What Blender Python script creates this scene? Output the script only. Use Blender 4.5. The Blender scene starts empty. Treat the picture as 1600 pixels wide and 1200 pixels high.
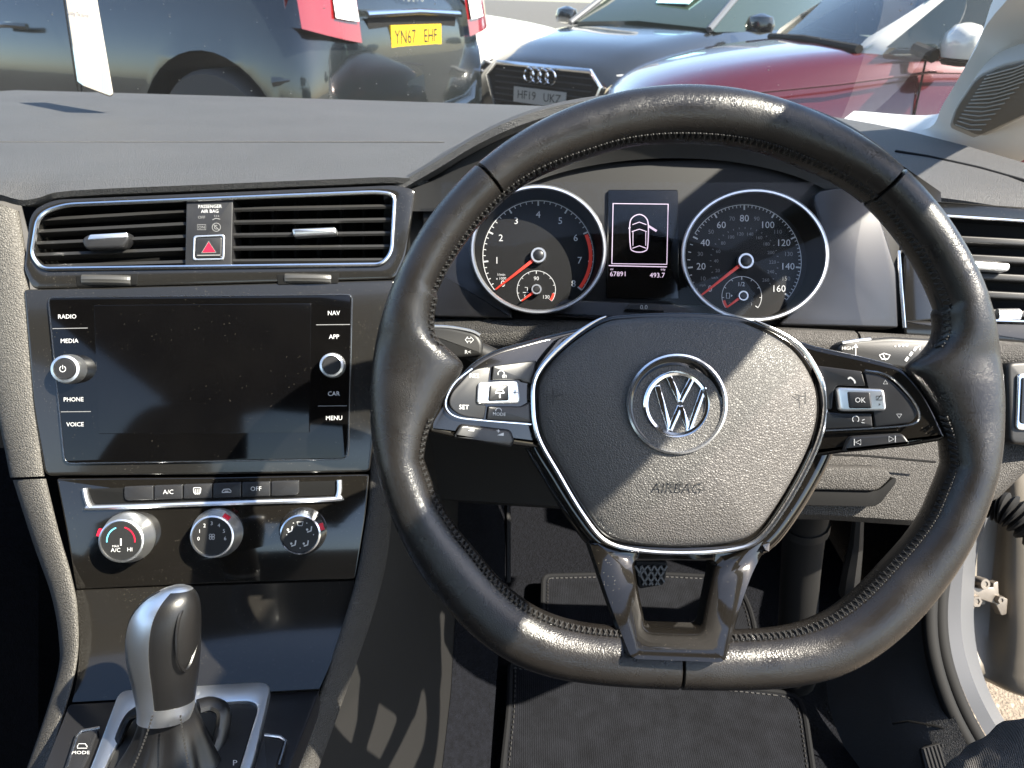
import bpy, bmesh, math, random
from mathutils import Vector, Matrix
random.seed(7)
sc = bpy.context.scene
COL = sc.collection
# ------------------------------------------------------------------ camera
CAM = Vector((0, 0, 1.15)); PITCH = math.radians(27.0); ROLL = math.radians(1.8); FPX = 1180.0
X0 = Vector((1, 0, 0)); U0 = Vector((0, math.sin(PITCH), math.cos(PITCH))); FW = Vector((0, math.cos(PITCH), -math.sin(PITCH)))
RT = X0 * math.cos(ROLL) + U0 * math.sin(ROLL)
UP = U0 * math.cos(ROLL) - X0 * math.sin(ROLL)
cam = bpy.data.cameras.new('camera'); camo = bpy.data.objects.new('camera', cam); COL.objects.link(camo)
camo.matrix_world = Matrix.Translation(CAM) @ Matrix((RT, UP, -FW)).transposed().to_4x4()
cam.sensor_width = 36.0; cam.lens = FPX / 1600 * 36.0; cam.clip_start = 0.02; cam.clip_end = 3000
sc.camera = camo
cam.dof.use_dof = True; cam.dof.focus_distance = 0.56; cam.dof.aperture_fstop = 20.0
# ------------------------------------------------------------------ light
SUN = Vector((1.0, -0.48, 1.256)).normalized()
w = bpy.data.worlds.new('World'); sc.world = w; w.use_nodes = True
nt = w.node_tree; sky = nt.nodes.new('ShaderNodeTexSky'); sky.sky_type = 'NISHITA'; sky.sun_disc = False
sky.sun_elevation = math.asin(SUN.z); sky.sun_rotation = math.atan2(SUN.x, SUN.y)
nt.links.new(sky.outputs[0], nt.nodes['Background'].inputs[0]); nt.nodes['Background'].inputs[1].default_value = 0.085
sl = bpy.data.lights.new('sun', 'SUN'); sl.energy = 5.0; sl.angle = math.radians(0.55); sl.color = (1.0, 0.92, 0.79)
so = bpy.data.objects.new('sun', sl); COL.objects.link(so); so.rotation_euler = SUN.to_track_quat('Z', 'Y').to_euler(); so.location = (3, -1, 5)
sc.view_settings.view_transform = 'Standard'; sc.view_settings.look = 'None'
sc.view_settings.exposure = 2.45; sc.view_settings.gamma = 1.0
# ------------------------------------------------------------------ projection helpers
def ray(px, py): return RT * ((px - 800) / FPX) + UP * ((600 - py) / FPX) + FW
def W(px, py, d): return CAM + ray(px, py) * d          # a point at depth d (metres)
class Frame:
    def __init__(s, px, py, d, yaw=0, tilt=0, M=None):
        if M is None:
            R = Matrix((RT, UP, -FW)).transposed()
            R = R @ Matrix.Rotation(math.radians(yaw), 3, 'Y') @ Matrix.Rotation(math.radians(tilt), 3, 'X')
            M = Matrix.Translation(W(px, py, d)) @ R.to_4x4()
        s.M = M; s.I = M.inverted(); s.o = s.I @ CAM; s.k = d / FPX
    def p(s, px, py, z=0.0):
        d = s.I.to_3x3() @ ray(px, py); t = (z - s.o.z) / d.z
        v = s.o + d * t; return Vector((v.x, v.y, z))
    def l(s, v): return s.I @ v
    @staticmethod
    def three(a, b, c, d):                  # frame on the plane of three world points, z towards the camera
        n = (b - a).cross(c - a).normalized(); n = n if n.dot(CAM - a) > 0 else -n
        x = (RT - n * RT.dot(n)).normalized(); y = n.cross(x)
        return Frame(0, 0, d, M=Matrix.Translation((a + b + c) / 3) @ Matrix((x, y, n)).transposed().to_4x4())
WORLD = Frame(800, 600, 1, M=Matrix.Identity(4))
# ------------------------------------------------------------------ materials
def new_mat(name):
    m = bpy.data.materials.new(name); m.use_nodes = True
    return m, m.node_tree, m.node_tree.nodes['Principled BSDF']
def mat(name, col, rough=0.5, metal=0.0, grain=None, gs=0.3, gd=0.0005, dust=0.0, var=0.0, vs=30.0, coat=0.0, spec=0.5, rvar=0.0, sheen=0.0, emit=None, es=0.0, dcol=(.3,.27,.22), dscale=1500, film_=1.0):
    m, t, b = new_mat(name); N = t.nodes; L = t.links
    b.inputs['Base Color'].default_value = (*col, 1); b.inputs['Roughness'].default_value = rough; b.inputs['Metallic'].default_value = metal
    b.inputs['Specular IOR Level'].default_value = spec; b.inputs['Coat Weight'].default_value = coat; b.inputs['Coat Roughness'].default_value = 0.04
    b.inputs['Sheen Weight'].default_value = sheen
    if emit: b.inputs['Emission Color'].default_value = (*emit, 1); b.inputs['Emission Strength'].default_value = es
    tc = N.new('ShaderNodeTexCoord'); src = tc.outputs['Object']
    cs = None
    if var:
        n = N.new('ShaderNodeTexNoise'); n.inputs['Scale'].default_value = vs; n.inputs['Detail'].default_value = 5; L.new(src, n.inputs['Vector'])
        mx = N.new('ShaderNodeMix'); mx.data_type = 'RGBA'; L.new(n.outputs['Fac'], mx.inputs['Factor'])
        mx.inputs['A'].default_value = (*[c * (1 - var) for c in col], 1); mx.inputs['B'].default_value = (*[min(1, c * (1 + var)) for c in col], 1)
        cs = mx.outputs['Result']
    if rvar:
        n2 = N.new('ShaderNodeTexNoise'); n2.inputs['Scale'].default_value = vs * 1.7; n2.inputs['Detail'].default_value = 6; L.new(src, n2.inputs['Vector'])
        mr = N.new('ShaderNodeMapRange'); L.new(n2.outputs['Fac'], mr.inputs['Value']); mr.inputs['From Min'].default_value = .3; mr.inputs['From Max'].default_value = .7
        mr.inputs['To Min'].default_value = max(0.02, rough - rvar); mr.inputs['To Max'].default_value = min(1, rough + rvar); L.new(mr.outputs[0], b.inputs['Roughness'])
    if dust:      # settled specks of dust: a fine scatter, thicker in drifts
        v = N.new('ShaderNodeTexVoronoi'); v.inputs['Scale'].default_value = dscale; L.new(src, v.inputs['Vector'])
        lt = N.new('ShaderNodeMath'); lt.operation = 'LESS_THAN'; L.new(v.outputs['Distance'], lt.inputs[0]); lt.inputs[1].default_value = 0.17
        n3 = N.new('ShaderNodeTexNoise'); n3.inputs['Scale'].default_value = 22; n3.inputs['Detail'].default_value = 4; L.new(src, n3.inputs['Vector'])
        sep = N.new('ShaderNodeSeparateColor'); L.new(v.outputs['Color'], sep.inputs[0])
        th = N.new('ShaderNodeMath'); th.operation = 'MULTIPLY_ADD'; L.new(n3.outputs['Fac'], th.inputs[0]); th.inputs[1].default_value = 1.6 * dust; th.inputs[2].default_value = -0.62 * dust
        g = N.new('ShaderNodeMath'); g.operation = 'LESS_THAN'; L.new(sep.outputs[0], g.inputs[0]); L.new(th.outputs[0], g.inputs[1])
        mu = N.new('ShaderNodeMath'); mu.operation = 'MULTIPLY'; L.new(lt.outputs[0], mu.inputs[0]); L.new(g.outputs[0], mu.inputs[1])
        film = N.new('ShaderNodeMapRange'); L.new(n3.outputs['Fac'], film.inputs['Value']); film.inputs['From Min'].default_value = .35; film.inputs['From Max'].default_value = .8
        film.inputs['To Max'].default_value = 0.06 * dust * film_; film.inputs['To Min'].default_value = 0.012 * film_
        ad = N.new('ShaderNodeMath'); ad.operation = 'MAXIMUM'; L.new(mu.outputs[0], ad.inputs[0]); L.new(film.outputs[0], ad.inputs[1])
        mx2 = N.new('ShaderNodeMix'); mx2.data_type = 'RGBA'; L.new(ad.outputs[0], mx2.inputs['Factor'])
        if cs: L.new(cs, mx2.inputs['A'])
        else: mx2.inputs['A'].default_value = (*col, 1)
        mx2.inputs['B'].default_value = (*dcol, 1); cs = mx2.outputs['Result']
    if cs: L.new(cs, b.inputs['Base Color'])
    if grain:
        bp = N.new('ShaderNodeBump'); bp.inputs['Strength'].default_value = gs; bp.inputs['Distance'].default_value = gd
        if grain[0] == 'leather':
            wn = N.new('ShaderNodeTexNoise'); wn.inputs['Scale'].default_value = grain[1] * .6; L.new(src, wn.inputs['Vector'])
            ma = N.new('ShaderNodeVectorMath'); ma.operation = 'MULTIPLY_ADD'; L.new(wn.outputs['Color'], ma.inputs[0]); ma.inputs[1].default_value = (1.2 / grain[1],) * 3; L.new(src, ma.inputs[2])
            v = N.new('ShaderNodeTexVoronoi'); v.feature = 'DISTANCE_TO_EDGE'; v.inputs['Scale'].default_value = grain[1]; L.new(ma.outputs[0], v.inputs['Vector'])
            mr = N.new('ShaderNodeMapRange'); mr.interpolation_type = 'SMOOTHSTEP'; L.new(v.outputs['Distance'], mr.inputs['Value']); mr.inputs['From Max'].default_value = .28
            h = mr.outputs[0]
        elif grain[0] == 'weave':
            wv = N.new('ShaderNodeTexWave'); wv.inputs['Scale'].default_value = grain[1]; wv.inputs['Distortion'].default_value = 3; wv.inputs['Detail'].default_value = 3; wv.inputs['Detail Scale'].default_value = 4; L.new(src, wv.inputs['Vector']); h = wv.outputs['Fac']
        else:
            n = N.new('ShaderNodeTexNoise'); n.inputs['Scale'].default_value = grain[1]; n.inputs['Detail'].default_value = 3; L.new(src, n.inputs['Vector']); h = n.outputs['Fac']
        L.new(h, bp.inputs['Height']); L.new(bp.outputs[0], b.inputs['Normal'])
    return m
def glass_mat(name, tint=(1, 1, 1), refl=1.0, rough=0.0, film=0.0):
    m, t, b = new_mat(name); N = t.nodes; L = t.links; N.remove(b)
    tr = N.new('ShaderNodeBsdfTransparent'); tr.inputs[0].default_value = (*tint, 1)
    gl = N.new('ShaderNodeBsdfGlossy'); gl.inputs['Roughness'].default_value = rough
    fr = N.new('ShaderNodeFresnel'); fr.inputs['IOR'].default_value = 1.45
    mu = N.new('ShaderNodeMath'); mu.operation = 'MULTIPLY'; mu.inputs[1].default_value = refl; L.new(fr.outputs[0], mu.inputs[0])
    mx = N.new('ShaderNodeMixShader'); L.new(mu.outputs[0], mx.inputs[0]); L.new(tr.outputs[0], mx.inputs[1]); L.new(gl.outputs[0], mx.inputs[2])
    out = mx
    if film:      # haze over the pane, mixed in as a thin diffuse veil
        df = N.new('ShaderNodeBsdfDiffuse'); df.inputs[0].default_value = (.75, .74, .7, 1)
        m2 = N.new('ShaderNodeMixShader'); m2.inputs[0].default_value = film; L.new(mx.outputs[0], m2.inputs[1]); L.new(df.outputs[0], m2.inputs[2]); out = m2
    L.new(out.outputs[0], N['Material Output'].inputs[0])
    return m
M = {}
M['leather'] = mat('worn_black_leather', (.0085, .0075, .0068), .27, grain=('leather', 900), gs=.22, gd=.0003, rvar=.10, vs=26, spec=.5, var=.55)
M['gaiter'] = mat('soft_black_leather', (.0055, .0053, .0055), .36, grain=('noise', 1300), gs=.25, gd=.0003, spec=.45)
M['seam'] = mat('seam_black', (.002, .002, .002), .7)
M['thread'] = mat('black_thread', (.009, .0085, .008), .7)
M['airbag'] = mat('grained_black_plastic', (.058, .0545, .0515), .48, grain=('leather', 640), gs=.55, gd=.0006, spec=.45, var=.12, vs=20)
M['piano'] = mat('piano_black', (.0026, .0023, .0021), .08, coat=.3, dust=.2, film_=.9)
M['lid'] = mat('satin_black_lid', (.0065, .006, .0055), .2, coat=.15, dust=.2, film_=.8)
M['fascia'] = mat('gloss_dark_fascia', (.008, .0078, .0075), .15, coat=.2, dust=.25, film_=.7)
M['glassblack'] = mat('black_glass_front', (.001, .001, .0012), .05, dust=.05, dscale=1500, film_=.35, spec=.35)
M['lcd'] = mat('switched_off_lcd', (.0012, .0012, .0015), .08, dust=.05, dscale=1500, film_=.35, spec=.35)
M['chrome'] = mat('satin_chrome', (.74, .75, .77), .2, 1.0)
M['polish'] = mat('polished_chrome', (.82, .82, .83), .08, 1.0)
M['satin'] = mat('brushed_aluminium', (.78, .79, .8), .36, 1.0)
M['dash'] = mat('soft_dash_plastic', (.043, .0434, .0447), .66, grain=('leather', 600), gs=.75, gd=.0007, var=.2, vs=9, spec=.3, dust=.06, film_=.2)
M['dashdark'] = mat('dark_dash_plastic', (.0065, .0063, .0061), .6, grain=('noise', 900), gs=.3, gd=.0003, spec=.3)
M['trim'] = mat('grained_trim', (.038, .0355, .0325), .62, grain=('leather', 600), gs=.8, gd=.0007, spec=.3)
M['pad'] = mat('sunlit_leatherette_pad', (.092, .086, .077), .55, grain=('leather', 520), gs=.8, gd=.0007, spec=.35)  # left rails: sunlight put into a lighter base than the right rail's
M['cluster'] = mat('cluster_surround', (.011, .011, .0125), .3, dust=.06, film_=.3)
M['dial'] = mat('dial_black', (.0016, .0016, .0018), .6, spec=.25)
M['plastic'] = mat('matt_black_plastic', (.01, .0098, .0096), .48, grain=('noise', 1500), gs=.2, gd=.0002, spec=.4)
M['key'] = mat('key_plastic', (.013, .013, .014), .4, rvar=.06, spec=.4)
M['dark'] = mat('deep_black', (.001, .001, .001), .8, spec=.2)
M['white'] = mat('white_print', (.42, .42, .42), .5)
M['grey'] = mat('grey_print', (.14, .14, .14), .5)
M['black'] = mat('black_print', (.004, .004, .004), .6)
M['red'] = mat('red_needle', (.45, .03, .016), .4, emit=(.8, .05, .02), es=.03)
M['hazard'] = mat('hazard_red', (.55, .01, .03), .3)
M['blue'] = mat('blue_print', (.1, .45, .65), .5)
M['lit'] = mat('display_light', (.1, .09, .11), .5, emit=(.85, .66, .85), es=.2)
M['carpet'] = mat('black_carpet', (.003, .0034, .005), .95, grain=('noise', 380), gs=1.0, gd=.004, var=.8, vs=160, spec=.1)
M['mat'] = mat('ribbed_floor_mat', (.0052, .0057, .0073), .9, grain=('weave', 120), gs=.45, gd=.0012, var=.7, vs=50, spec=.1)
M['binding'] = mat('mat_binding', (.0055, .0058, .0065), .85, spec=.15)
M['rubber'] = mat('black_rubber', (.005, .005, .005), .8, spec=.2)
M['jamb'] = mat('silver_beige_paint', (.125, .11, .088), .5, metal=.1, var=.3, vs=14)
M['silver'] = mat('silver_paint', (.085, .088, .095), .4, metal=.3)
M['wheelgrey'] = mat('grey_knurled_plastic', (.035, .034, .032), .42)
M['steel'] = mat('bare_steel', (.16, .14, .12), .45, .7, var=.3, vs=60)
M['pillar'] = mat('pillar_cloth_grey', (.68, .67, .64), .8, grain=('noise', 1200), gs=.35, gd=.0004)
M['grille'] = mat('speaker_mesh', (.34, .335, .32), .6)
M['headliner'] = mat('headliner', (.07, .068, .064), .9)
M['paper'] = mat('card_paper', (.19, .172, .148), .6)
M['paperblue'] = mat('card_blue_print', (.09, .15, .19), .6)
M['denim'] = mat('grey_denim', (.085, .08, .075), .9, grain=('weave', 300), gs=.8, gd=.0015, var=.35, vs=50)
M['screen'] = glass_mat('windscreen_glass', (.95, .97, .96), .08, 0.0, film=.010)
M['lens'] = glass_mat('cluster_lens', (.97, .97, .98), .35, 0.02)
# ------------------------------------------------------------------ objects
def link(name, me, m, parent=None, Mx=None, smooth=True):
    o = bpy.data.objects.new(name, me); COL.objects.link(o)
    if m is not None: me.materials.append(m)
    if parent is not None: o.parent = parent
    elif Mx is not None: o.matrix_world = Mx
    if smooth:
        for p in me.polygons: p.use_smooth = True
        try: me.set_sharp_from_angle(angle=math.radians(38))
        except Exception: pass
    return o
def tag(o, label, cat, group=None, kind=None):
    o['label'] = label; o['category'] = cat
    if group: o['group'] = group
    if kind: o['kind'] = kind
    return o
def thing(name, label, cat, Mx, group=None):
    o = bpy.data.objects.new(name, None); COL.objects.link(o); o.matrix_world = Mx; o.empty_display_size = .05
    return tag(o, label, cat, group)
class MB:                                   # mesh collector
    def __init__(s): s.v = []; s.f = []
    def add(s, v, f):
        k = len(s.v); s.v += [tuple(a) for a in v]; s.f += [tuple(i + k for i in q) for q in f]; return s
    def grid(s, rows, closed=False, cap=False, ring=False):
        n = len(rows[0]); k = len(s.v)
        for r in rows: s.v += [tuple(a) for a in r]
        R = len(rows)
        for i in range(R if ring else R - 1):
            for j in range(n if closed else n - 1):
                a = i * n + j; b = i * n + (j + 1) % n; c = ((i + 1) % R) * n + (j + 1) % n; d = ((i + 1) % R) * n + j
                s.f.append((k + a, k + b, k + c, k + d))
        if cap:
            s.f.append(tuple(k + j for j in range(n))[::-1]); s.f.append(tuple(k + (R - 1) * n + j for j in range(n)))
        return s
    def box(s, a, b):
        x0, y0, z0 = a; x1, y1, z1 = b
        return s.add([(x0,y0,z0),(x1,y0,z0),(x1,y1,z0),(x0,y1,z0),(x0,y0,z1),(x1,y0,z1),(x1,y1,z1),(x0,y1,z1)],
                     [(3,2,1,0),(4,5,6,7),(0,1,5,4),(1,2,6,5),(2,3,7,6),(3,0,4,7)])
    def build(s, name, m, parent=None, Mx=None, smooth=True, fix=True):
        me = bpy.data.meshes.new(name); me.from_pydata(s.v, [], s.f)
        if fix:
            bm = bmesh.new(); bm.from_mesh(me); bmesh.ops.recalc_face_normals(bm, faces=bm.faces); bm.to_mesh(me); bm.free()
        me.update()
        return link(name, me, m, parent, Mx, smooth)
def rp(pts, r=6, n=5):                      # closed polygon with rounded corners
    out = []; N = len(pts)
    for i in range(N):
        p = pts[i]; rr = p[2] if len(p) > 2 else r
        a = Vector(pts[i - 1][:2]); b = Vector(p[:2]); c = Vector(pts[(i + 1) % N][:2])
        da = (a - b); dc = (c - b); la = min(rr, da.length * .48); lc = min(rr, dc.length * .48)
        p0 = b + da.normalized() * la; p1 = b + dc.normalized() * lc
        for k in range(n + 1):
            t = k / n; q = p0 * (1 - t) ** 2 + b * 2 * t * (1 - t) + p1 * t * t; out.append((q.x, q.y))
    return out
def spl(pts, n=8, closed=False):            # Catmull-Rom through points of any dimension
    P = [Vector(p) for p in pts]; N = len(P); out = []
    for i in range(N if closed else N - 1):
        p1 = P[i]; p2 = P[(i + 1) % N]
        p0 = P[i - 1] if (closed or i > 0) else p1 * 2 - p2
        p3 = P[(i + 2) % N] if (closed or i + 2 < N) else p2 * 2 - p1
        for k in range(n):
            t = k / n
            out.append(.5 * ((2 * p1) + (p2 - p0) * t + (2 * p0 - 5 * p1 + 4 * p2 - p3) * t * t + (3 * p1 - p0 - 3 * p2 + p3) * t ** 3))
    if not closed: out.append(P[-1])
    return out
def area2(L): return sum(L[i - 1].x * L[i].y - L[i].x * L[i - 1].y for i in range(len(L))) / 2
def inset(L, d):                            # move a closed loop inwards by d (local metres)
    sg = 1 if area2(L) > 0 else -1; N = len(L); out = []
    for i in range(N):
        e1 = (L[i] - L[i - 1]).to_2d(); e2 = (L[(i + 1) % N] - L[i]).to_2d()
        if e1.length < 1e-9: e1 = e2
        if e2.length < 1e-9: e2 = e1
        if e1.length < 1e-9: out.append(L[i].copy()); continue
        n1 = Vector((-e1.y, e1.x)).normalized() * sg; n2 = Vector((-e2.y, e2.x)).normalized() * sg
        m = n1 + n2; m = m / max(.35, m.length_squared / 2) / 1.0 if m.length > 1e-6 else n1
        out.append(Vector((L[i].x + m.x * d, L[i].y + m.y * d, L[i].z)))
    return out
def zz(L, z): return [Vector((p.x, p.y, z)) for p in L]
def slab(mb, fr, pts, z0, z1, bev=.0015, dome=0.0):     # pixel outline -> bevelled plate between local z0 and z1
    L = [fr.p(x, y, z1) for x, y in [q[:2] for q in pts]]
    rows = [zz(L, z0)]
    for k in range(4):
        a = k / 3 * math.pi / 2; rows.append(zz(inset(L, bev * (1 - math.cos(a))), z1 - bev + bev * math.sin(a)))
    if dome:
        c = sum((Vector(p) for p in L), Vector()) / len(L)
        base = rows[-1]
        for k in range(1, 7):
            t = k / 7; rows.append([Vector((c.x + (p.x - c.x) * (1 - t), c.y + (p.y - c.y) * (1 - t), z1 + dome * (1 - (1 - t) ** 2))) for p in base])
    return mb.grid(rows, closed=True, cap=True)
def ringslab(mb, fr, outer, inner, z0, z1, bev=.001):
    A = [fr.p(x, y, z1) for x, y in outer]; B = [fr.p(x, y, z1) for x, y in inner]
    rows = [zz(A, z0), zz(A, z1 - bev), zz(inset(A, bev * .3), z1 - bev * .3), zz(inset(A, bev), z1),
            zz(inset(B, -bev), z1), zz(inset(B, -bev * .3), z1 - bev * .3), zz(B, z1 - bev), zz(B, z0)]
    return mb.grid(rows, closed=True, ring=True)
def tube(mb, path, r, n=8, closed=False, cap=True, flat=1.0, upv=None):
    P = [Vector(p) for p in path]; N = len(P); rows = []; prev = None
    for i in range(N):
        a = P[i - 1] if (closed or i) else P[0]; b = P[(i + 1) % N] if (closed or i < N - 1) else P[-1]
        t = (b - a).normalized()
        u = upv.copy() if upv is not None else (prev if prev is not None else (Vector((0, 0, 1)) if abs(t.z) < .9 else Vector((1, 0, 0))))
        u = (u - t * u.dot(t)).normalized(); prev = u; q = t.cross(u)
        rr = r[i] if isinstance(r, (list, tuple)) else r
        rows.append([P[i] + (q * math.cos(2 * math.pi * k / n) + u * (math.sin(2 * math.pi * k / n) * flat)) * rr for k in range(n)])
    return mb.grid(rows, closed=True, cap=(cap and not closed), ring=closed)
def lathe(mb, c, prof, n=48, knurl=None, sx=1, sy=1):
    rows = []
    for i, (r, z) in enumerate(prof):
        row = []
        for k in range(n):
            a = 2 * math.pi * k / n; rr = r * (1 - (knurl[1] if knurl and i in knurl[0] and k % 2 else 0)); row.append(Vector((c[0] + rr * sx * math.cos(a), c[1] + rr * sy * math.sin(a), c[2] + z)))
        rows.append(row)
    return mb.grid(rows, closed=True, cap=True)
_fc = bpy.data.curves.new('font', 'FONT'); _fo = bpy.data.objects.new('font', _fc); COL.objects.link(_fo)
_tc = {}
def text(mb, fr, s, px, py, cap_px, z, align='CENTER', rot=0.0, ext=.00012, wide=1.0):
    key = (s, align)
    if key not in _tc:
        _fc.body = s; _fc.align_x = align; _fc.align_y = 'CENTER'; _fc.size = 1.0; _fc.resolution_u = 2
        bpy.context.view_layer.update()
        me = bpy.data.meshes.new_from_object(_fo.evaluated_get(bpy.context.evaluated_depsgraph_get()))
        _tc[key] = ([v.co.copy() for v in me.vertices], [tuple(p.vertices) for p in me.polygons]); bpy.data.meshes.remove(me)
    V, F = _tc[key]
    if not V: return mb
    ys = [v.y for v in V]; cy = (min(ys) + max(ys)) / 2
    o = fr.p(px, py, z); k = (fr.p(px + 10, py, z) - o).length / 10 * cap_px / .70
    ax = (fr.p(px + 10, py, z) - o).normalized(); ay = (fr.p(px, py - 10, z) - o).normalized()
    ca, sa = math.cos(math.radians(rot)), math.sin(math.radians(rot))
    vs = []
    for v in V:
        x = v.x * wide * k; y = (v.y - cy) * k; x, y = x * ca - y * sa, x * sa + y * ca
        q = o + ax * x + ay * y; vs.append((q.x, q.y, z + ext))
    mb.add(vs, F); return mb
def stroke(mb, fr, pts, wpx, z, closed=False):          # flat printed line
    P = [fr.p(x, y, z) for x, y in pts]; h = (fr.p(pts[0][0] + 10, pts[0][1], z) - fr.p(*pts[0][:2], z)).length / 10 * wpx / 2
    N = len(P); rows = [[], []]
    for i in range(N):
        a = P[i - 1] if (closed or i) else P[0]; b = P[(i + 1) % N] if (closed or i < N - 1) else P[-1]
        t = (b - a).to_2d().normalized(); n = Vector((-t.y, t.x, 0)) * h
        rows[0].append(P[i] + n); rows[1].append(P[i] - n)
    return mb.grid(rows, closed=closed)
def poly(mb, fr, pts, z):
    L = [fr.p(x, y, z) for x, y in pts]; return mb.add(L, [tuple(range(len(L)))])
def arc(cx, cy, r, a0, a1, n=24, ry=None):
    return [(cx + r * math.cos(math.radians(a0 + (a1 - a0) * i / n)), cy - (ry or r) * math.sin(math.radians(a0 + (a1 - a0) * i / n))) for i in range(n + 1)]
def circ(cx, cy, r, n=40, ry=None): return arc(cx, cy, r, 0, 360 - 360 / n, n - 1, ry)
HEADY, RAILX, PILW = .02, .44, .03      # windscreen header position, roof rail, pillar width
VHEAD, AHEAD, RHEAD = 157, 229, 181     # headings of the parked cars (degrees from +x)
# ================================================================== ground
GM = mat('worn_asphalt', (.05, .047, .042), .9, grain=('noise', 60), gs=.8, gd=.01, var=.35, vs=3)
mb = MB(); mb.grid([[(-400, -60, 0), (400, -60, 0)], [(-400, 800, 0), (400, 800, 0)]]); g = mb.build('ground', GM); g['kind'] = 'structure'
mb = MB(); mb.grid([[Vector((.45 + 1.9 * i / 12, -.6 + 2.2 * j / 12, .004)) for i in range(13)] for j in range(13)]); g2 = mb.build('gravel_bed', mat('pale_gravel_bed', (.13, .105, .078), .95, grain=('noise', 180), gs=1.0, gd=.006, var=.5, vs=90)); g2['kind'] = 'structure'
st = MB()
for i in range(3500):
    x = random.uniform(.55, 1.7); y = random.uniform(-.1, 1.2); r = random.uniform(.003, .011); rr = [random.uniform(.6, 1.2) for _ in range(6)]
    st.add([(x + r * rr[0], y, r * .3), (x, y + r * rr[1], r * .3), (x - r * rr[2], y, r * .3), (x, y - r * rr[3], r * .3), (x, y, r * .8 * rr[4]), (x, y, -.002)], [(0, 1, 4), (1, 2, 4), (2, 3, 4), (3, 0, 4), (1, 0, 5), (2, 1, 5), (3, 2, 5), (0, 3, 5)])
o = st.build('gravel', mat('gravel_stones', (.19, .155, .115), .85, var=.5, vs=40), None, smooth=False); tag(o, 'pale loose gravel on the ground outside the open door', 'gravel', kind='stuff')
# ================================================================== car shell round the cabin
sh = thing('car_roof', 'roof panel and headliner above the cabin with windscreen header', 'roof', Matrix.Translation((-.25, -.3, 1.42)))
SI = Matrix.Translation((.25, .3, -1.42))
rows = []
for y, z in ((HEADY, 1.405), (HEADY - .04, 1.425), (HEADY - .3, 1.45), (HEADY - .9, 1.46), (HEADY - 1.5, 1.45), (HEADY - 1.9, 1.40)):
    rows.append([SI @ Vector((x, y - .10 * (1 - ((x + .25) / .7) ** 2) * 0 , z - .05 * abs((x + .25) / .7) ** 4)) for x in [-.95 + (RAILX + .95) * k / 14 for k in range(15)]])
mb = MB().grid(rows); up = [[v + Vector((0, 0, .035)) for v in r] for r in rows]; mb.grid(up)
mb.grid([rows[0], up[0]]); mb.grid([rows[-1], up[-1]]); mb.grid([[r[0] for r in rows], [r[0] for r in up]]); mb.grid([[r[-1] for r in rows], [r[-1] for r in up]])
mb.build('roof_panel', M['headliner'], sh)
# windscreen pillar (driver's side) with speaker grille
pil = thing('windscreen_pillar', 'grey trimmed windscreen pillar with ribbed speaker grille by the driver door', 'pillar', Matrix.Translation(W(1500, 200, .95)))
PI_ = Matrix.Translation(-W(1500, 200, .95))
ina = [W(1310, 192, 1.25), W(1440, 203, 1.13), W(1475, 160, 1.03), W(1520, 85, .90), W(1578, -5, .78), Vector((RAILX - .07, .40, 1.33)), Vector((RAILX - .07, HEADY - .02, 1.415))]
oua = [W(1420, 262, 1.13), W(1560, 262, 1.05), W(1625, 230, .97), W(1720, 130, .86), W(1800, 20, .77), Vector((RAILX + PILW, .36, 1.33)), Vector((RAILX + .01, HEADY - .08, 1.415))]
A = spl(ina, 6); B = spl(oua, 6); rows = []
for a, b in zip(A, B):
    n = (b - a).cross(A[-1] - A[0]).normalized(); n = n if n.dot(CAM - a) > 0 else -n; mid = (a + b) / 2
    rows.append([PI_ @ q for q in (a - n * .03, a, a * .75 + b * .25 + n * .012, mid + n * .017, a * .25 + b * .75 + n * .014, b, b - n * .04)])
mb = MB().grid(rows, closed=True, cap=True); mb.build('pillar_trim', M['pillar'], pil)
FP = Frame.three(W(1475, 160, 1.03), W(1520, 85, .90), W(1660, 190, .92), .95)
go0 = rp([(1475, 202, 8), (1484, 170, 14), (1525, 108, 20), (1570, 88, 14), (1660, 66, 8), (1660, 160, 8), (1545, 216, 10), (1527, 224, 8)], 8)
go = [(1482 + (x - 1475) * .86, 198 + (y - 200) * .86) for x, y in go0]
FPI = PI_ @ FP.M
def pl(mb): mb.v = [tuple(FPI @ Vector(v)) for v in mb.v]; return mb
mb = MB(); slab(mb, FP, go, -.0, .024, .003); pl(mb).build('grille_frame', M['grille'], pil)
gr = MB(); gi = [(1565 + (x - 1565) * .93, 150 + (y - 150) * .9) for x, y in go]
slab(gr, FP, gi, .01, .0252, .0005); gm = pl(gr).build('speaker_grille', mat('speaker_cloth', (.2, .195, .18), .7, grain=('weave', 330), gs=1.0, gd=.0012), pil)
for i in range(15):                          # fine ribs of the grille
    t_ = (i + .5) / 15; a_ = (1487 + 53 * t_, 195 - 82 * t_); b_ = (1534 + 110 * t_, 210 - 126 * t_)
    mb = MB(); tube(mb, [FP.p(a_[0] + 4, a_[1] + 2, .0254), FP.p((a_[0] + b_[0]) / 2, (a_[1] + b_[1]) / 2 + 3, .0254), FP.p(b_[0] - 4, b_[1] - 3, .0254)], .0011, 5); pl(mb).build('grille_rib', M['grille'], gm)
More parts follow.
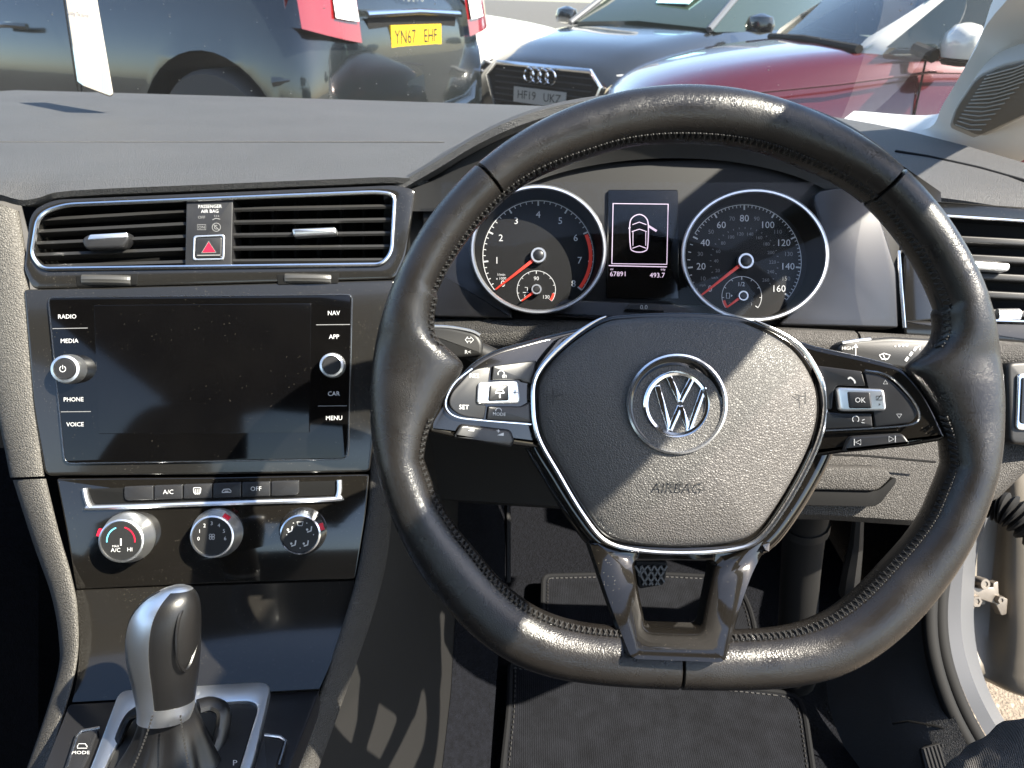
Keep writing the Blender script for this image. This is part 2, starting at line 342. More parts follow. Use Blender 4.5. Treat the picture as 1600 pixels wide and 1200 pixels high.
# windscreen pane
ws = MB(); rows = []
for i in range(9):
    t = i / 8; rows.append([Vector((x, 1.43 - .12 * (x + .25) ** 2 + (HEADY + .02 - 1.43) * t, .955 + (1.405 - .955) * (t ** .55))) for x in [-1.02 + (.665 + 1.02 - .22 * t) * k / 12 for k in range(13)]])
ws.grid(rows); o = ws.build('windscreen', M['screen']); tag(o, 'clear windscreen pane between the dashboard and the parked cars', 'windscreen')
dk = MB(); wsv = [Vector(v) for v in ws.v]
for i in range(150):                         # dried splashes and grit on the glass
    r_, c_ = random.randrange(0, 3), random.randrange(2, 12); a_, b_, e_ = wsv[r_ * 13 + c_], wsv[r_ * 13 + c_ + 1] if c_ < 12 else wsv[r_ * 13 + c_ - 1], wsv[(r_ + 1) * 13 + c_]
    u_, v_ = random.random(), random.random(); c0 = a_ + (b_ - a_) * u_ + (e_ - a_) * v_; nn = (b_ - a_).cross(e_ - a_).normalized(); c0 = c0 - nn * math.copysign(.002, nn.z); t1 = (b_ - a_).normalized(); t2 = nn.cross(t1); rr = random.choice((.0005, .0007, .001, .0015))
    dk.add([c0 + (t1 * math.cos(k) + t2 * math.sin(k)) * rr for k in [2 * math.pi * j / 7 for j in range(7)]], [tuple(range(7))])
dko = dk.build('dirt_specks', mat('dried_dirt', (.5, .48, .44), .8), o, smooth=False); dko['kind'] = 'stuff'
wp = thing('windscreen_wiper', 'black windscreen wiper arm resting at the base of the windscreen', 'wiper', Matrix.Translation(W(40, 152, 1.62)))
mb = MB(); tube(mb, [Matrix.Translation(-W(40, 152, 1.62)) @ W(x, y, d) for x, y, d in ((-60, 148, 1.62), (38, 151, 1.62), (60, 155, 1.62), (160, 158, 1.62))], [.007, .008, .006, .005], 8); mb.build('arm', M['rubber'], wp)
# ================================================================== floor and footwell
FLZ = .34
fl = MB(); fl.grid([[(-.9, -.2, FLZ - .01), (.56, -.2, FLZ - .01)], [(-.9, 1.12, FLZ - .01), (.56, 1.12, FLZ - .01)], [(-.9, 1.35, .62), (.56, 1.35, .62)], [(-.9, 1.36, .93), (.56, 1.36, .93)]]); fl.grid([[(.565, .84, .30), (.565, 1.36, .30)], [(.57, .84, .60), (.57, 1.36, .60)], [(.56, .84, .95), (.56, 1.36, .95)]]); o = fl.build('floor', M['carpet']); o['kind'] = 'structure'
def onz(px, py, z): r = ray(px, py); return CAM + r * ((z - CAM.z) / r.z)
def fmat(outline, z, name, label, h=.008):
    L = [onz(x, y, z + h) for x, y in rp(outline, 14)]; c = sum(L, Vector()) / len(L); Mx = Matrix.Translation((c.x, c.y, z)); L = [Vector((p.x - c.x, p.y - c.y, h)) for p in L]
    t = thing(name, label, 'floor mat', Mx); mb = MB().grid([zz(L, 0), zz(L, h - .002), zz(inset(L, .002), h)], closed=True, cap=True); mb.build('pile', M['mat'], t)
    b = MB(); tube(b, [p + Vector((0, 0, -.001)) for p in inset(L, .004)], .004, 8, closed=True); b.build('binding', M['binding'], t)
    s = MB(); P = inset(L, .011); acc = 0
    for i in range(len(P)):
        a, b_ = P[i], P[(i + 1) % len(P)]; n = max(1, int((b_ - a).length / .007))
        for j in range(n): q = a.lerp(b_, j / n); q2 = a.lerp(b_, (j + .55) / n); tube(s, [q + Vector((0, 0, .001)), q2 + Vector((0, 0, .001))], .0009, 4)
    o = s.build('stitching', M['thread'], t); o['kind'] = 'stuff'
fmat([(793, 1034, 10), (1245, 1080, 40), (1262, 1110, 20), (1284, 1260, 10), (775, 1260, 10), (780, 1200, 20), (790, 1110, 20)], FLZ, 'floor_mat', 'large black ribbed floor mat in front of the driver seat')
fmat([(845, 897, 14), (1010, 893, 14), (1150, 900, 14), (1182, 960, 40), (1190, 1040, 14), (842, 1020, 14)], FLZ + .012, 'floor_mat', 'smaller black mat under the pedals with stitched edge')
# brake pedal
FB = Frame(1018, 905, .84)
bp_ = thing('brake_pedal', 'metal faced brake pedal with crossed grip pattern', 'pedal', FB.M)
mb = MB(); slab(mb, FB, rp([(992, 876, 5), (1044, 878, 5), (1038, 914, 5), (998, 921, 6)], 5), -.012, 0, .002); mb.build('pad', M['rubber'], bp_)
for i in range(5):
    mb = MB(); tube(mb, [FB.p(996 + i * 10 - 4, 884, .001), FB.p(996 + i * 10 + 14 if i < 3 else 1038, 914 if i < 3 else 884 + (1038 - 992 - i * 10) * 1.6, .001)], .0016, 6); mb.build('grip_bar', M['wheelgrey'], bp_)
    mb = MB(); tube(mb, [FB.p(1042 - i * 10, 884, .001), FB.p(max(998, 1042 - i * 10 - 18), 914 if i < 3 else 900, .001)], .0016, 6); mb.build('grip_bar', M['wheelgrey'], bp_)
mb = MB(); tube(mb, [FB.p(1020, 890, -.012), FB.p(1030, 860, -.06), FB.p(1040, 700, -.14)], .009, 8); mb.build('lever', M['plastic'], bp_)
ac = thing('accelerator_pedal', 'slim black accelerator pedal hanging beside the column', 'pedal', Matrix.Translation(W(1328, 900, .9)))
AI = Matrix.Translation(-W(1328, 900, .9))
mb = MB(); tube(mb, [AI @ W(x, y, d) for x, y, d in ((1342, 800, .86), (1338, 850, .88), (1331, 890, .9), (1326, 925, .91), (1330, 945, .92))], [.006, .008, .011, .012, .006], 8); mb.build('pad', M['plastic'], ac)
cb = thing('column_brace', 'grey cylindrical plastic brace standing behind the lower wheel rim', 'brace', Matrix.Translation(W(1245, 1000, .98)))
BI = Matrix.Translation(-W(1245, 1000, .98))
mb = MB(); tube(mb, [BI @ W(x, y, d) for x, y, d in ((1262, 780, .84), (1256, 830, .88), (1250, 900, .92), (1246, 980, .97), (1240, 1060, 1.03))], [.026, .024, .023, .024, .028], 16); mb.build('sleeve', M['dashdark'], cb)
mb = MB(); tube(mb, [BI @ W(1258, 815, .868), BI @ W(1257, 826, .874)], .0275, 16); mb.build('collar', M['plastic'], cb)
# tunnel side trim and carpet
rows = [[W(560, 560, .66), W(572, 800, .655), W(560, 960, .64), W(520, 1080, .615), W(470, 1210, .585), W(430, 1310, .56)],
        [W(640, 560, .70), W(640, 800, .70), W(640, 960, .70), W(620, 1080, .70), W(600, 1210, .68), W(580, 1310, .66)],
        [W(720, 640, .90), W(716, 800, .88), W(712, 960, .86), W(705, 1080, .84), W(690, 1210, .80), W(680, 1310, .76)],
        [W(791, 660, 1.08), W(791, 800, 1.06), W(789, 905, 1.02), W(778, 1030, .93), W(765, 1210, .84), W(755, 1310, .80)]]
ts = thing('tunnel_side', 'dark plastic and carpet wall between console and driver footwell', 'side panel', Matrix.Translation(W(640, 1000, .7)))
TI = Matrix.Translation(-W(640, 1000, .7))
mb = MB().grid([[TI @ q for q in r] for r in rows[:3]]); mb.build('plastic_panel', M['dashdark'], ts)
mb = MB().grid([[TI @ (q + Vector((.0, -.004, 0))) for q in r] for r in rows[2:]]); mb.build('carpet_panel', M['carpet'], ts)
mb = MB(); tube(mb, [TI @ (W(792, y, d) + Vector((.002, -.006, 0))) for y, d in ((770, 1.06), (850, 1.04), (905, 1.02))], .0035, 6); mb.build('panel_edge', M['dashdark'], ts)
# passenger side: dark footwell wall under the dash
pw = MB(); pw.grid([[W(-200, 700, .66), W(40, 700, .66)], [W(-200, 900, .9), W(60, 900, .75)], [W(-200, 1300, 1.0), W(60, 1300, .8)]]); o = pw.build('passenger_footwell', M['carpet']); o['kind'] = 'structure'
# ================================================================== sill, seals, door jamb
kp = thing('kick_panel', 'dark blue-grey plastic kick panel beside the door sill', 'trim panel', Matrix.Translation(W(1420, 1120, .86)))
KI_ = Matrix.Translation(-W(1420, 1120, .86))
rows = [[W(1300, 960, 1.05), W(1420, 900, .98), W(1464, 880, .94)], [W(1290, 1040, 1.02), W(1400, 990, .95), W(1452, 960, .91)], [W(1300, 1120, .97), W(1390, 1070, .91), W(1462, 1045, .87)], [W(1340, 1210, .92), W(1415, 1160, .86), W(1500, 1140, .82)], [W(1380, 1300, .88), W(1450, 1260, .82), W(1545, 1230, .78)]]
R2 = [spl(r, 4) for r in rows]; R2 = [[KI_ @ q for q in c] for c in zip(*[spl([r[j] for r in R2], 4) for j in range(len(R2[0]))])]
mb = MB().grid(R2); mb.build('panel', M['dash'], kp)
mb = MB(); tube(mb, [KI_ @ W(x, y, d) for x, y, d in ((1395, 1131, .868), (1420, 1127, .852), (1460, 1134, .84), (1478, 1140, .832))], .0012, 6); mb.build('panel_seam', M['dark'], kp)
FR_ = Frame(1465, 1180, .828, yaw=-22, tilt=-30); RI = KI_ @ FR_.M
mb = MB(); slab(mb, FR_, rp([(1437, 1168, 6), (1475, 1157, 8), (1486, 1164, 6), (1510, 1230, 6), (1455, 1240, 6)], 5), -.01, .004, .002); mb.v = [tuple(RI @ Vector(v)) for v in mb.v]; rp_ = mb.build('ribbed_pad', M['plastic'], kp)
for i in range(7):
    mb = MB(); tube(mb, [FR_.p(1444 + i * 5.6, 1170 - i * 1.5, .0045), FR_.p(1463 + i * 6.4, 1236 - i, .0045)], .0013, 6); mb.v = [tuple(RI @ Vector(v)) for v in mb.v]; mb.build('rib', M['plastic'], rp_)
def seal(pts, r, name, label, m, cat): 
    P = [W(*p) for p in spl(pts, 6)]; o_ = P[0]; mb = MB(); tube(mb, [p - o_ for p in P], r, 10); o = mb.build(name, M[m], None, Matrix.Translation(o_)); return tag(o, label, cat)
seal([(1468, 868, .93), (1454, 930, .905), (1454, 1000, .88), (1470, 1070, .855), (1500, 1140, .83), (1548, 1215, .80), (1610, 1290, .77)], .0085, 'door_seal', 'inner black rubber door seal beside the kick panel', 'rubber', 'seal')
seal([(1484, 862, .935), (1470, 930, .912), (1471, 1000, .888), (1487, 1066, .862), (1519, 1138, .838), (1566, 1210, .81), (1630, 1290, .78)], .0085, 'door_seal', 'outer black rubber door seal beside the silver door sill', 'rubber', 'seal')
rows = []
for a, b, c in zip(spl([(1520, 770, 1.0), (1492, 850, .945), (1480, 930, .92), (1482, 1000, .896), (1500, 1066, .872), (1532, 1134, .85), (1580, 1208, .82)], 5), spl([(1545, 770, .995), (1512, 850, .94), (1502, 930, .915), (1504, 1000, .892), (1522, 1066, .868), (1556, 1134, .845), (1610, 1208, .815)], 5), spl([(1560, 770, 1.05), (1530, 850, 1.0), (1522, 930, .98), (1524, 1000, .955), (1540, 1066, .93), (1575, 1134, .9), (1640, 1208, .87)], 5)):
    rows.append([W(*a), W(*b), W(*c)])
o_ = W(1500, 1000, .9); mb = MB().grid([[q - o_ for q in r] for r in rows]); o = mb.build('door_sill', M['silver'], None, Matrix.Translation(o_)); tag(o, 'curved silver painted door sill flange', 'door sill')
jm = thing('door_jamb', 'beige painted metal front door jamb with hinge strap and bolts', 'door jamb', Matrix.Translation(W(1550, 950, 1.02)))
JI = Matrix.Translation(-W(1550, 950, 1.02))
rows = [[(1500, 690, 1.06), (1560, 690, 1.05), (1600, 690, 1.04), (1690, 690, 1.03)], [(1505, 800, 1.05), (1560, 800, 1.05), (1590, 800, 1.02), (1690, 800, 1.0)], [(1495, 900, 1.04), (1550, 900, 1.045), (1588, 900, 1.01), (1690, 900, .98)], [(1490, 980, 1.03), (1545, 985, 1.03), (1590, 985, .99), (1690, 985, .96)], [(1496, 1040, 1.01), (1540, 1052, 1.005), (1590, 1075, .975), (1690, 1100, .94)], [(1500, 1052, 1.03), (1540, 1064, 1.02), (1590, 1086, .99), (1690, 1112, .96)]]
R2 = [spl([W(*q) for q in r], 4) for r in rows]; R2 = [list(c) for c in zip(*[spl([r[j] for r in R2], 4) for j in range(len(R2[0]))])]
mb = MB().grid([[JI @ q for q in r] for r in R2]); mb.build('jamb_panel', M['jamb'], jm)
FJ = Frame(1540, 935, 1.0, yaw=10); JM = JI @ FJ.M
def jb(mb, nm, m): mb.v = [tuple(JM @ Vector(v)) for v in mb.v]; return mb.build(nm, M[m], jm)
mb = MB(); slab(mb, FJ, rp([(1486, 924, 2), (1540, 920, 2), (1540, 945, 2), (1486, 948, 2)], 2), -.02, -.008, .001); jb(mb, 'check_strap', 'jamb')
mb = MB(); slab(mb, FJ, rp([(1509, 906, 2), (1516, 903, 2), (1518, 918, 2), (1552, 918, 2), (1552, 912, 3), (1560, 908, 3), (1561, 930, 4), (1575, 936, 2), (1573, 960, 2), (1565, 962, 2), (1556, 944, 4), (1512, 930, 3)], 2), -.01, .0, .001); jb(mb, 'hinge_bracket', 'steel')
for cx, cy, r, m in ((1521, 938, 10, 'steel'), (1559, 936, 7, 'steel'), (1534, 911, 9, 'steel')):
    mb = MB(); c = FJ.p(cx, cy, 0); R = r * FJ.k; lathe(mb, c, [(R, -.008), (R, .004), (R * .9, .0065), (R * .5, .0065), (R * .45, .005), (.0003, .005)], 6 if cx != 1534 else 20); jb(mb, 'bolt', m)
bt = MB(); P = [FJ.l(W(x, y, d)) for x, y, d in spl([(1541, 787, .99), (1556, 792, .985), (1575, 797, .975), (1600, 815, .965), (1640, 850, .95)], 8)]; tube(bt, P, [(.020 if i % 3 else .0145) * (.75 + .35 * min(1, i / 14)) for i in range(len(P))], 16)
bt.v = [tuple(FJ.M @ Vector(v)) for v in bt.v]; o_ = W(1580, 800, .97); bt.v = [tuple(Vector(v) - o_) for v in bt.v]; o = bt.build('cable_boot', M['rubber'], None, Matrix.Translation(o_)); tag(o, 'ribbed black rubber cable boot between dashboard and door jamb', 'cable boot')
# ---- leg of the person at the open door
kn = MB(); P = spl([(1450, 1268, .60, 20), (1495, 1228, .595, 34), (1550, 1204, .585, 48), (1620, 1186, .57, 63), (1720, 1178, .54, 78)], 6); rows = []
cst = W(1600, 1190, .56)
for i, q in enumerate(P):
    c = W(q[0], q[1], q[2]); r = q[3] * q[2] / FPX; row = []
    for k in range(40):
        f = 2 * math.pi * k / 40; wr = 1 + .035 * math.sin(3 * f + i * .5) + .025 * math.sin(7 * f - i * .9) + .05 * math.sin(i * 1.3) * max(0, math.sin(f))
        row.append(c + (UP * math.sin(f) * r + (-FW * .8 + RT * .2) * math.cos(f) * r) * wr - cst)
    rows.append(row)
kn.grid(rows, closed=True, cap=True); pe = thing('person', 'knee of a person in grey denim trousers beside the door sill', 'person', Matrix.Translation(cst)); kn.build('trouser_leg', M['denim'], pe)
# ---- hanging card
FCd = Frame(140, 60, .93, yaw=24, tilt=0)
cd = thing('hanging_card', 'white paper card with blue corners hanging against the windscreen', 'card', FCd.M)
co = [(96, -60), (103, 0), (122, 128), (130, 134), (172, 150), (177, 146), (152, 0), (143, -60)]
mb = MB(); slab(mb, FCd, rp([(q[0], q[1], 3) for q in co], 3), -.0035, 0, .0006); mb.build('sheet', M['paper'], cd)
for pl_ in ([(113, 70), (121, 127), (131, 134), (120, 100)], [(160, 72), (158, 143), (172, 148.5), (170, 118)], [(137, -4), (141, 14), (143, 4), (141, -8)], [(105, -8), (109, 7), (114, 5), (112, -8)]):
    mb = MB(); poly(mb, FCd, pl_, .0002); mb.build('blue_print', M['paperblue'], cd, smooth=False)
t = MB(); text(t, FCd, 'Funding The Journey', 122, 23, 6.5, .0003, rot=-9, wide=.45); t.build('card_lettering', mat('card_ink', (.02, .025, .05), .6), cd, smooth=False)

# ================================================================== cabin behind the viewpoint
def seat(x, label):
    t = thing('front_seat', label, 'car seat', Matrix.Translation((x, -.45, FLZ)))
    def lobe(pts, nm, wid):
        rows = []
        for y, z, th, wq in spl(pts, 4):
            rows.append([Vector((wid * wq * math.copysign(abs(math.cos(f)) ** .5, math.cos(f)), y + th * math.sin(f) + .03 * math.cos(f) ** 2, z)) for f in [2 * math.pi * k / 24 for k in range(24)]])
        MB().grid(rows, closed=True, cap=True).build(nm, M['denimdark'], t)
    lobe([(-.02, .22, .10, .9), (-.05, .35, .10, 1.0), (-.14, .62, .08, .95), (-.20, .80, .06, .8), (-.22, .86, .03, .6)], 'backrest', .25)
    lobe([(-.23, .88, .04, 1), (-.24, .96, .055, 1.1), (-.25, 1.04, .05, 1.0), (-.25, 1.07, .02, .8)], 'headrest', .12)
    mb = MB(); slab(mb, Frame(0, 0, 1, M=Matrix.Identity(4)), [(0, 0)] * 3, 0, 0) if False else None
    rows = [[Vector((sx * .25 * w_, y, z + .03 * abs(sx) ** 3)) for sx in (-1, -.8, -.4, 0, .4, .8, 1)] for y, z, w_ in ((-.02, .16, .9), (-.0, .24, .95), (.2, .25, 1), (.4, .25, 1), (.46, .22, .97), (.47, .12, .95))]
    MB().grid(rows).build('cushion', M['denimdark'], t)
M['denimdark'] = mat('dark_seat_cloth', (.05, .045, .042), .9, grain=('weave', 300), gs=.5, gd=.001)
seat(-.62, 'dark cloth passenger seat behind the gear selector')
rs = MB(); rs.grid([[Vector((x, y, z)) for x in [-.95 + 1.5 * k / 8 for k in range(9)]] for y, z in ((-1.1, .34), (-1.12, .6), (-1.25, .64), (-1.55, .66), (-1.68, .9), (-1.74, 1.02), (-1.85, 1.03))]); o = rs.build('rear_seat', M['denimdark']); tag(o, 'dark cloth rear bench seat across the back of the cabin', 'car seat')
pd = MB(); pd.grid([[Vector((-.98, y, z)) for y in (-1.8, -.9, 0, .7, 1.3)] for z in (.3, .6, .92)]); pd.grid([[Vector((-.93, y, z)) for y in (-1.8, -.9, 0, .7, 1.3)] for z in (.92, .9, .6)]); o = pd.build('passenger_door', M['dashdark']); tag(o, 'dark inner panel of the closed passenger door', 'door')
# ================================================================== parked cars
def paint(name, col, metal=.0, rough=.25): return mat(name, col, rough, metal, coat=1.0)
CG = mat('car_window_glass', (.006, .01, .01), .04, spec=.5)
TY = mat('tyre_rubber', (.02, .02, .021), .8); AL = mat('alloy', (.55, .54, .5), .3, .8)
PY = mat('yellow_plate', (.36, .24, .004), .45); PW = mat('white_plate', (.3, .3, .28), .45)
def car_body(par, St, m, name='body'):
    """St: stations (x, half width, z sill, z shoulder, z top, half width of top)"""
    S_ = spl(St, 4); rows = []
    for x, hw, zs, zh, zt, ht in S_:
        half = [(hw * .86, zs), (hw * .97, zs + .06), (hw, zs + (zh - zs) * .45), (hw * .985, zs + (zh - zs) * .8), (hw * .95, zh), (ht + (hw * .95 - ht) * .45, zh + (zt - zh) * .62), (ht, zt - .02 * (zt - zh > .05)), (ht * .8, zt), (ht * .35, zt + .012)]
        rows.append([Vector((x, -y, z)) for y, z in half] + [Vector((x, y, z)) for y, z in reversed(half)])
    mb = MB().grid(rows, closed=True, cap=True); o = mb.build(name, m, par); return o
def wheel_at(par, x, y, r, wd, side):
    s = 1 if side > 0 else -1
    mb = MB(); pr = [(r * .66, -wd / 2), (r * .95, -wd / 2), (r, -wd * .35), (r, wd * .35), (r * .95, wd / 2), (r * .66, wd / 2 - .01), (r * .62, wd * .2)]
    lathe(mb, (0, 0, 0), pr, 40); Rm = Matrix.Translation((x, y, r)) @ Matrix.Rotation(-s * math.pi / 2, 4, 'X'); mb.v = [tuple(Rm @ Vector(v)) for v in mb.v]; w_ = mb.build('wheel', TY, par)
    mb = MB()
    lathe(mb, (0, 0, 0), [(r * .66, wd * .30), (r * .66, wd * .48), (r * .61, wd * .5), (r * .59, wd * .3)], 40); mb.f = mb.f[:-2]
    for k in range(10):
        a = 2 * math.pi * k / 10 + (.1 if k % 2 else -.1); c, s_ = math.cos(a), math.sin(a)
        tube(mb, [Vector((c * r * .1, s_ * r * .1, wd * .42)), Vector((c * r * .62, s_ * r * .62, wd * .45))], r * .045, 6)
    lathe(mb, (0, 0, 0), [(r * .15, wd * .3), (r * .15, wd * .46), (.001, wd * .48)], 16); mb.v = [tuple(Rm @ Vector(v)) for v in mb.v]; mb.build('rim', AL, w_)
    mb = MB(); lathe(mb, (0, 0, 0), [(r * .6, wd * .1), (.001, wd * .1)], 24); mb.v = [tuple(Rm @ Vector(v)) for v in mb.v]; mb.build('brake_disc', M['dark'], w_)
def cut_wells(body, wells):
    for x, y, r, wd in wells:
        mb = MB(); lathe(mb, (0, 0, 0), [(r, -.3), (r, .3)], 40); Rm = Matrix.Translation((x, y, r * .88)) @ Matrix.Rotation(math.pi / 2, 4, 'X'); mb.v = [tuple(Rm @ Vector(v)) for v in mb.v]
        c = mb.build('cutter', M['dark'], body.parent); md = body.modifiers.new('b', 'BOOLEAN'); md.object = c; md.operation = 'DIFFERENCE'; md.solver = 'EXACT'
        bpy.context.view_layer.update(); me = bpy.data.meshes.new_from_object(body.evaluated_get(bpy.context.evaluated_depsgraph_get())); body.modifiers.clear(); body.data = me; bpy.data.objects.remove(c)
    for p in body.data.polygons: p.use_smooth = True
    body.data.set_sharp_from_angle(angle=math.radians(35))
def place(px, py, d, heading, local):       # car so that its local point sits at the seen point; heading in degrees from +x
    v = W(px, py, d); R = Matrix.Rotation(math.radians(heading), 4, 'Z'); q = R @ Vector(local); return Matrix.Translation((v.x - q.x, v.y - q.y, 0)) @ R
def car_text(par, s, x, y, z, size, rot, m, nm):
    Fr = Frame(800, 600, 1, M=Matrix.Translation((x, y, z)) @ rot); mb = MB()
    key = (s, 'CENTER')
    _fc.body = s; _fc.align_x = 'CENTER'; _fc.align_y = 'CENTER'; _fc.size = size; bpy.context.view_layer.update()
    me = bpy.data.meshes.new_from_object(_fo.evaluated_get(bpy.context.evaluated_depsgraph_get())); vs = [Fr.M @ v.co for v in me.vertices]; fs = [tuple(p.vertices) for p in me.polygons]; bpy.data.meshes.remove(me)
    mb.add(vs, fs); return mb.build(nm, m, par, smooth=False)
REAR = Matrix(((0, 0, -1, 0), (-1, 0, 0, 0), (0, 1, 0, 0), (0, 0, 0, 1)))       # text facing -x (rear of a car)
FRONT = Matrix(((0, 0, 1, 0), (1, 0, 0, 0), (0, 1, 0, 0), (0, 0, 0, 1)))
def panel(par, pts, th, nm, m):             # convex plate of given 3D points, thickened along its normal
    P = [Vector(p) for p in pts]; n = (P[1] - P[0]).cross(P[2] - P[0]).normalized() * th; mb = MB().grid([[p - n for p in P], [p + n for p in P]], closed=True, cap=True); return mb.build(nm, m, par)
# ---- dark SUV seen from its rear quarter
VP = paint('dark_slate_paint', (.008, .0105, .0115), .3, .2)
V = thing('parked_suv', 'dark slate SUV with yellow rear plate and red tail lamp', 'car', place(647, 62, 4.0, VHEAD, (-2.30, 0, .93)) @ Matrix.Diagonal((1, 1, 1.065, 1)))
St = [(-2.33, .60, .42, .66, .74, .5), (-2.31, .80, .38, .74, .95, .6), (-2.24, .90, .30, .88, 1.10, .74), (-2.05, .935, .27, .95, 1.13, .80), (-1.6, .945, .27, .96, 1.14, .82), (-.8, .945, .27, .94, 1.13, .82), (.4, .945, .27, .92, 1.10, .82), (1.0, .94, .27, .90, 1.07, .80), (1.7, .93, .28, .82, 1.0, .72), (2.1, .88, .30, .72, .90, .6), (2.28, .72, .36, .62, .74, .5)]
vb = car_body(V, St, VP); cut_wells(vb, [(-1.72, .9, .45, .3), (-1.72, -.9, .45, .3), (1.45, .9, .45, .3), (1.45, -.9, .45, .3)])
for x in (-1.72, 1.45):
    for s in (1, -1): wheel_at(V, x, .80 * s, .385, .24, s)
rows = []
for x, hw, z, in ((-2.20, .70, 1.02), (-2.08, .74, 1.30), (-1.85, .70, 1.62), (-1.2, .70, 1.69), (-.2, .70, 1.69), (.45, .66, 1.58), (1.15, .70, 1.08)): rows.append([Vector((x, -.80, 1.10)), Vector((x, -hw, z)), Vector((x, -hw * .5, z + .03)), Vector((x, hw * .5, z + .03)), Vector((x, hw, z)), Vector((x, .80, 1.10))])
MB().grid(rows, closed=True, cap=True).build('glasshouse', CG, V)
for s in (1, -1):
    TR = mat('tail_lamp_red', (.13, .004, .005), .12, coat=1.0)
    prf = [(-2.35, .56), (-2.35, .66), (-2.345, .74), (-2.335, .81), (-2.315, .865), (-2.28, .905)]
    rows = [[Vector((x, s * y, .89 + .012 * k)) for k, (x, y) in enumerate(prf)], [Vector((x + .02, s * (y - .01), 1.02 + .015 * k)) for k, (x, y) in enumerate(prf[:-1])] + [Vector((-2.255, s * .895, 1.11))], [Vector((x + .05, s * (y - .03), 1.2 + .01 * k)) for k, (x, y) in enumerate(prf[:-1])] + [Vector((-2.22, s * .87, 1.26))], [Vector((x + .12, s * (y * .9 - .02), 1.45)) for x, y in prf[:-1]] + [Vector((-2.06, s * .83, 1.46))]]
    rows += [[v + Vector((.12, -s * .06, 0)) for v in r] for r in reversed(rows)]
    tl = MB().grid(rows, ring=True); tq = tl.build('tail_lamp', TR, V)
    mb = MB().grid([[Vector((-2.352, s * .575, .975)), Vector((-2.352, s * .655, .98)), Vector((-2.346, s * .745, .99))], [Vector((-2.322, s * .565, 1.13)), Vector((-2.32, s * .635, 1.135)), Vector((-2.314, s * .725, 1.14))]]); mb.build('clear_section', M['white'], tq)
panel(V, [(-2.278, s_, z) for s_, z in ((.56, 1.02), (-.56, 1.02), (-.50, .70), (.50, .70))], .022, 'tailgate', VP)
panel(V, [(-2.308, s_, z) for s_, z in ((.46, .995), (-.46, .995), (-.40, .82), (.40, .82))], .004, 'plate_recess', M['rubber'])
mb = MB(); tube(mb, [(-2.315, .47, 1.0), (-2.325, 0, 1.012), (-2.315, -.47, 1.0)], .024, 10, flat=.7); mb.build('tailgate_trim', M['chrome'], V)
pt = panel(V, [(-2.318, s_, z) for s_, z in ((.26, .955), (-.26, .955), (-.26, .843), (.26, .843))], .005, 'number_plate', PY)
car_text(pt, 'YN67', -2.3245, .125, .9, .088, REAR, M['black'], 'plate_lettering'); car_text(pt, 'EHF', -2.3245, -.135, .9, .088, REAR, M['black'], 'plate_lettering')
car_text(V, 'XC60', -2.303, .38, .76, .07, REAR, M['chrome'], 'model_lettering'); car_text(V, 'V O L V O', -2.303, 0, 1.07, .05, REAR, M['chrome'], 'brand_lettering')
mb = MB(); tube(mb, [(-2.10, .90, .74), (-2.17, .88, .75), (-2.25, .80, .73), (-2.34, .58, .56), (-2.37, .3, .53), (-2.37, -.3, .53), (-2.34, -.58, .56), (-2.24, -.82, .74)], .035, 10, flat=.8); mb.build('bumper_crease', VP, V)
mb = MB(); tube(mb, [(-2.26, .85, .42), (-2.37, .5, .40), (-2.385, 0, .40), (-2.37, -.5, .40), (-2.26, -.85, .42)], .05, 10); mb.build('bumper_skirt', VP, V)
for x in (-.62, .35): mb = MB(); tube(mb, [(x, .952, .9), (x + .11, .975, .905), (x + .22, .952, .9)], .014, 8); mb.build('door_handle', VP, V)
for x in (-.88, .12): mb = MB(); tube(mb, [(x, .948, .38), (x - .01, .952, .7), (x, .915, 1.02)], .004, 6); mb.build('door_gap', M['dark'], V)
mb = MB(); tube(mb, [(-1.9, .83, 1.07), (-.6, .85, 1.07), (.9, .82, 1.05)], .012, 8); mb.build('window_trim', M['chrome'], V)
# ---- white car beyond
WP = paint('white_paint', (.42, .41, .38), 0, .3)
Wc = thing('parked_white_car', 'white car between the dark SUV and the dark grey hatchback', 'car', place(797, 100, 6.3, 8, (1.30, -.9, .62)))
St = [(-2.1, .7, .42, .62, .75, .5), (-2.0, .86, .3, .75, 1.0, .7), (-1.2, .9, .27, .85, 1.06, .8), (.5, .9, .27, .84, 1.04, .8), (1.0, .9, .27, .82, 1.02, .78), (1.7, .88, .28, .74, .93, .7), (2.0, .8, .3, .66, .82, .55), (2.12, .62, .36, .58, .66, .45)]
wb = car_body(Wc, St, WP); cut_wells(wb, [(1.30, -.9, .39, .3), (-1.3, -.9, .39, .3)])
for x in (-1.3, 1.3):
    for s in (1, -1): wheel_at(Wc, x, .77 * s, .33, .22, s)
rows = []
for x, hw, z in ((-1.9, .66, 1.03), (-1.6, .66, 1.42), (-.6, .64, 1.56), (.2, .62, 1.5), (1.05, .66, 1.03)): rows.append([Vector((x, -.78, 1.0)), Vector((x, -hw, z)), Vector((x, 0, z + .03)), Vector((x, hw, z)), Vector((x, .78, 1.0))])
MB().grid(rows, closed=True, cap=True).build('glasshouse', CG, Wc)
mb = MB(); tube(mb, [(.55, -.78, 1.02), (.50, -.75, 1.25), (.42, -.72, 1.46)], .03, 8); mb.build('door_post', WP, Wc)
